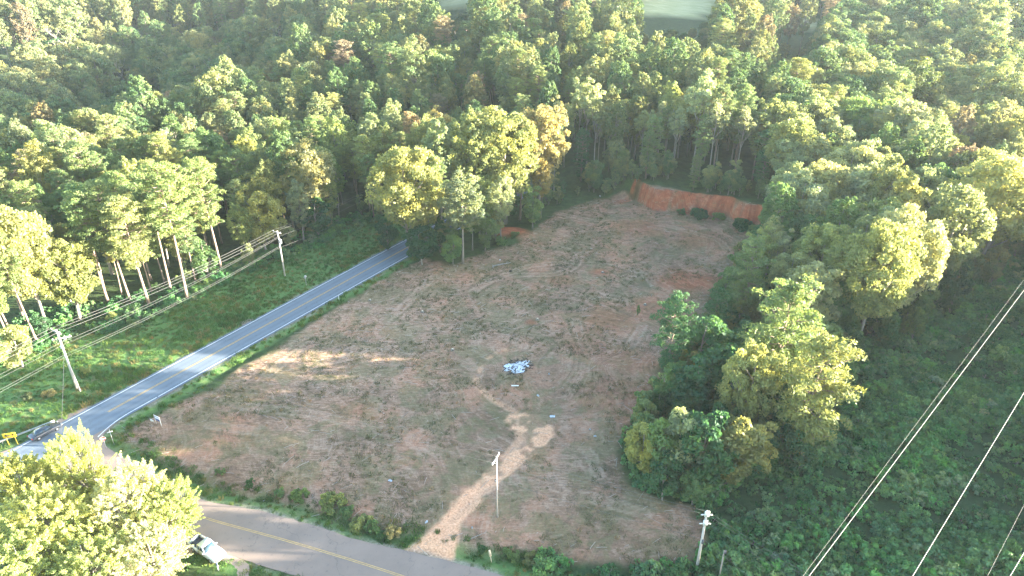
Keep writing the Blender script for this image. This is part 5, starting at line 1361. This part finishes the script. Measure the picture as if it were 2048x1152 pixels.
def vehicle(name, label, cat, loc, rz, paint, pickup):
    t = thing(name, label, cat, loc, rz)
    L = 5.7 if pickup else 4.8; W = 0.98 if pickup else 0.9; f = L/2
    zb, belt, roof = (0.42, 1.18, 1.85) if pickup else (0.25, 0.92, 1.43)
    hood = belt-0.02
    secs = []
    if pickup:
        for x, w_, zt, zb_ in ((f, W*0.86, 0.95, 0.5), (f-0.12, W*0.95, 1.08, zb), (f-0.5, W, 1.14, zb), (f-1.5, W, 1.2, zb), (f-1.9, W, belt, zb), (-0.65, W, belt, zb)): secs.append((x, sect(w_, zb_, zt)))
        mb = MB(); loft(mb, secs, paint); body = mb.build('body', t, True)
        mb = MB()
        for s_ in (-1, 1): mb.box((-1.75, s_*(W-0.06), (belt+zb)/2+0.02), (2.15, 0.11, belt-zb-0.04), paint)
        mb.box((-2.79, 0, (belt+zb)/2+0.02), (0.09, 2*W-0.24, belt-zb-0.06), paint); mb.box((-1.75, 0, 0.62), (2.1, 2*W-0.25, 0.08), M['bedliner'])
        bed = mb.build('cargo_bed', t)
        cab = [(f-1.75, 0.93, belt), (f-2.45, 0.78, roof-0.03), (f-2.8, 0.8, roof+0.02), (-0.75, 0.8, roof), (-0.85, 0.92, belt)]
    else:
        for x, w_, zt, zb_ in ((f, W*0.80, 0.62, 0.35), (f-0.15, W*0.92, 0.72, zb), (f-0.7, W*0.99, 0.84, zb), (f-1.3, W, 0.92, zb), (-f+0.9, W, 0.96, zb), (-f+0.3, W*0.97, 0.92, zb), (-f, W*0.86, 0.82, 0.38)): secs.append((x, sect(w_, zb_, zt)))
        mb = MB(); loft(mb, secs, paint); body = mb.build('body', t, True)
        cab = [(f-1.35, 0.82, belt-0.02), (f-2.1, 0.64, roof-0.03), (f-2.5, 0.66, roof), (-f+1.35, 0.64, roof-0.04), (-f+0.6, 0.80, belt)]
    (x0, w0, z0), (x1, w1, z1), (x2, w2, z2), (x3, w3, z3), (x4, w4, z4) = cab
    mb = MB(); b0 = z0-0.1
    V = [(x0, -w0, b0), (x0, w0, b0), (x4, w4, b0), (x4, -w4, b0), (x1, -w1, z1), (x1, w1, z1), (x3, w3, z3), (x3, -w3, z3), (x2, -w2, z2), (x2, w2, z2)]
    mb.add(V, [(0, 1, 5, 4), (2, 3, 7, 6), (4, 5, 9, 8), (8, 9, 6, 7), (1, 2, 6, 9, 5), (3, 0, 4, 8, 7), (0, 3, 2, 1)], paint); cb = mb.build('cab', t)
    def lp(a, b, t_): return tuple(a[i]+(b[i]-a[i])*t_ for i in range(3))
    def panel(nm, c0, c1, c2, c3, mg=0.09, off=0.0):
        cs = [c0, c1, c2, c3]; ctr = [sum(c[i] for c in cs)/4 for i in range(3)]
        pts = [lp(c, ctr, mg*2) for c in cs]; quad_part(nm, cb, pts, M['glass'], 0.014)
    zt_ = belt+0.02
    panel('windscreen', (x0-0.05, -w0, zt_), (x0-0.05, w0, zt_), (x1, w1, z1), (x1, -w1, z1), 0.05)
    panel('rear_window', (x4, w4, zt_), (x4, -w4, zt_), (x3, -w3, z3), (x3, w3, z3), 0.08)
    xm = (x1+x3)/2
    for s_ in (-1, 1):
        lo = lambda x: (x, s_*(w0+(w4-w0)*(x-x0)/(x4-x0)), zt_); hi = lambda x: (x, s_*w2, z2-0.01)
        a = [lo(x0-0.35), lo(xm+0.04), hi(xm+0.04), hi(x1-0.02)]; b = [lo(xm-0.04), lo(x4+0.3 if not pickup else x4+0.12), hi(x3+0.05), hi(xm-0.04)]
        for q in (a, b):
            q = q if s_ < 0 else q[::-1]; panel('side_window', *q, mg=0.05)
        mb = MB(); mb.box((x0-0.35, s_*(w0+0.12), zt_+0.08), (0.12, 0.2, 0.16), paint); mb.build('mirror', t)
        mb = MB(); mb.box((f-0.03, s_*(W-0.3), (0.92 if pickup else 0.62)), (0.1, 0.32, 0.16), M['lamp']); mb.build('headlight', t)
        mb = MB(); mb.box((-f+0.02, s_*(W-0.16), (1.0 if pickup else 0.78)), (0.08, 0.2, 0.2 if not pickup else 0.4), M['redlamp']); mb.build('tail_light', t)
    mb = MB(); mb.box((f+0.02, 0, 0.55 if pickup else 0.42), (0.16, 2*W*0.9, 0.2), M['galv'] if pickup else paint); mb.build('bumper', t)
    mb = MB(); mb.box((f+0.0, 0, 0.85 if pickup else 0.58), (0.06, W*0.95, 0.2), M['black']); mb.build('grille', t)
    rw = 0.40 if pickup else 0.33
    for xx_ in (f-0.95, -f+(1.15 if pickup else 0.95)):
        for s_ in (-1, 1): wheel(t, xx_, s_*(W-0.09), rw)
    return t
a_, b_ = at(399, 1086, 1.0), at(440, 1113, 1.0); an = math.atan2(*( (b_-a_)[::-1]))
c_ = a_+(b_-a_)*0.35
vehicle('pickup_truck', 'white pickup truck parked on the driveway under the near trees', 'pickup truck', (float(c_[0]), float(c_[1]), 0.05), an, M['carwhite'], True)
an2 = math.atan2(rd[1], rd[0]); c_ = at(90, 862, 0.6)
vehicle('car', 'dark blue-grey car on the far road beside the guardrail', 'car', (float(c_[0]), float(c_[1]), 0.04), an2, M['cardark'], False)

# ------------------------------------------------------------ the person by the pickup
M['skin'] = plain('skin', (0.42, 0.26, 0.19), 0.6); M['shirt'] = plain('blue_grey_shirt', (0.07, 0.10, 0.17), 0.85); M['trouser'] = plain('pale_trousers', (0.40, 0.42, 0.45), 0.85)
M['hair'] = plain('dark_hair', (0.04, 0.03, 0.025), 0.8); M['shoe'] = plain('shoe', (0.06, 0.05, 0.05), 0.7)
def skin_mesh(name, vs, es, root=0, lev=2):
    """vs: (x,y,z,radius)"""
    me = bpy.data.meshes.new(name); me.from_pydata([v[:3] for v in vs], es, [])
    o = bpy.data.objects.new(name, me); COL.objects.link(o)
    md = o.modifiers.new('s', 'SKIN'); md.use_smooth_shade = True
    for i, v in enumerate(vs):
        sv = me.skin_vertices[0].data[i]; rr = v[3]; sv.radius = rr if isinstance(rr, tuple) else (rr, rr); sv.use_root = (i == root)
    sb = o.modifiers.new('u', 'SUBSURF'); sb.levels = lev; sb.render_levels = lev
    dg = bpy.context.evaluated_depsgraph_get(); dg.update()
    m2 = bpy.data.meshes.new_from_object(o.evaluated_get(dg)); bpy.data.objects.remove(o); return m2
x, y, z = gpt(437, 1141)
pr = thing('person', 'person in blue-grey shirt and pale trousers standing at the front of the pickup', 'person', (x, y, z+0.02), 2.3)
V = [(0, 0, 0.95, (.15, .11)), (0, 0, 1.12, (.135, .10)), (0, 0, 1.32, (.17, .11)), (0, 0, 1.46, (.10, .08)), (0, -0.01, 1.53, .055), (0, -.01, 1.62, (.075, .085)), (0, -.01, 1.72, (.07, .08)),
     (-.19, 0, 1.42, .06), (-.25, .02, 1.15, .045), (-.23, -.10, .93, .035), (.19, 0, 1.42, .06), (.26, .03, 1.15, .045), (.24, -.08, .93, .035),
     (-.09, 0, .86, .095), (-.11, -.01, .50, .065), (-.12, .03, .10, .042), (-.13, -.1, .04, .04), (.09, 0, .86, .095), (.12, -.02, .50, .065), (.14, .03, .10, .042), (.15, -.1, .04, .04)]
Ee = [(0, 1), (1, 2), (2, 3), (3, 4), (4, 5), (5, 6), (3, 7), (7, 8), (8, 9), (3, 10), (10, 11), (11, 12), (0, 13), (13, 14), (14, 15), (15, 16), (0, 17), (17, 18), (18, 19), (19, 20)]
for s_, w_i in ((-1, 9), (1, 12)):
    bx_0 = V[w_i]; p0 = len(V); V.append((bx_0[0], bx_0[1]-.03, bx_0[2]-.06, (.036, .022))); Ee.append((w_i, p0))
    for f_i, (dx_, dy_, L_) in enumerate(((-.024, 0, .062), (-.008, 0, .075), (.008, 0, .07), (.024, 0, .055), (0.03*-s_, -.03, .035))):
        q = len(V); V.append((bx_0[0]+dx_*1.2, bx_0[1]-.05+dy_, bx_0[2]-.06-L_*0.6, .0095)); V.append((bx_0[0]+dx_*1.2, bx_0[1]-.07+dy_, bx_0[2]-.06-L_, .008)); Ee += [(p0, q), (q, q+1)]
body = skin_mesh('body', V, Ee)
body.materials.clear(); 
for mm in (M['skin'], M['shirt'], M['trouser'], M['shoe']): body.materials.append(mm)
for p_ in body.polygons:
    c = p_.center; k = 0
    if c.z < 0.09: k = 3
    elif c.z < 0.97 and abs(c.x) < 0.21: k = 2
    elif 0.97 <= c.z < 1.49 and not (abs(c.x) > 0.2 and c.z < 1.12): k = 1
    p_.material_index = k
bo = ob('body', body, pr)
mb = MB(); V2 = []; F2 = []
for i in range(7):
    for j in range(14):
        th_ = i/6*1.75; a = j/14*6.283; V2.append((math.sin(th_)*math.cos(a)*0.092, 0.01+math.sin(th_)*math.sin(a)*0.105, 1.69+math.cos(th_)*0.13))
for i in range(6):
    for j in range(14): F2.append((i*14+j, (i+1)*14+j, (i+1)*14+(j+1) % 14, i*14+(j+1) % 14))
mb.add(V2, F2, M['hair']); mb.build('hair', pr, True)
for s_ in (-1, 1):
    mb = MB(); mb.box((s_*.032, -.098, 1.665), (.022, .012, .012), M['black']); mb.build('eye', pr)
mb = MB(); mb.box((0, -.108, 1.635), (.022, .03, .04), M['skin'], taper=.5); mb.build('nose', pr)
mb = MB(); mb.box((0, -.098, 1.595), (.05, .012, .010), M['redlamp']); mb.build('mouth', pr)

# ------------------------------------------------------------ far houses glimpsed between the trees
M['brick'] = plain('red_brick', (0.34, 0.17, 0.12), 0.9, var=0.2, scale=1.5); M['roof'] = plain('shingle_roof', (0.16, 0.15, 0.15), 0.9); M['siding'] = plain('white_siding', (0.75, 0.75, 0.73), 0.7)
def house(label, px, py, rz, W, D, H, wall):
    p = at(px, py, 0); zz = hz(p[0], p[1]); t = thing('house', label, 'house', (float(p[0]), float(p[1]), zz), rz)
    mb = MB(); mb.box((0, 0, H/2), (W, D, H), wall); wl = mb.build('wall', t)
    mb = MB(); e = 0.5
    v = [(-W/2-e, -D/2-e, H+.01), (W/2+e, -D/2-e, H+.01), (W/2+e, D/2+e, H+.01), (-W/2-e, D/2+e, H+.01), (-W/2-e, 0, H+2.4), (W/2+e, 0, H+2.4)]
    mb.add(v, [(0, 1, 5, 4), (2, 3, 4, 5), (3, 0, 4), (1, 2, 5), (3, 2, 1, 0)], M['roof']); mb.build('roof', t)
    for k in range(4):
        xx_ = -W/2+W*(k+.5)/4; q = MB()
        if k == 2: q.box((xx_, -D/2-.03, 1.05), (1.0, .05, 2.1), M['siding']); q.build('door', wl)
        else: q.box((xx_, -D/2-.02, 1.6), (1.2, .04, 1.2), M['glass']); q.build('window', wl)
house('distant brick house at the top edge above the bright field', 1262, 2, 0.1, 16, 9, 3.2, M['brick'])
house('white shed glimpsed among the distant trees left of the top centre', 956, 60, 0.3, 9, 6, 3, M['siding'])

# ------------------------------------------------------------ haze
m = bpy.data.materials.new('haze_air'); m.use_nodes = True; n = m.node_tree; n.nodes.clear(); o = n.nodes.new('ShaderNodeOutputMaterial'); pv = n.nodes.new('ShaderNodeVolumePrincipled')
pv.inputs['Color'].default_value = (0.78, 0.90, 1.0, 1); pv.inputs['Density'].default_value = 0.00008; pv.inputs['Anisotropy'].default_value = 0.2
n.links.new(pv.outputs[0], o.inputs['Volume'])
zlo = float(Z.min())-1.5
mb = MB(); mb.box((0, 650, (90+zlo)/2), (2500, 2300, 90-zlo), m); hzb = mb.build('haze'); tag(hzb, kind='stuff')
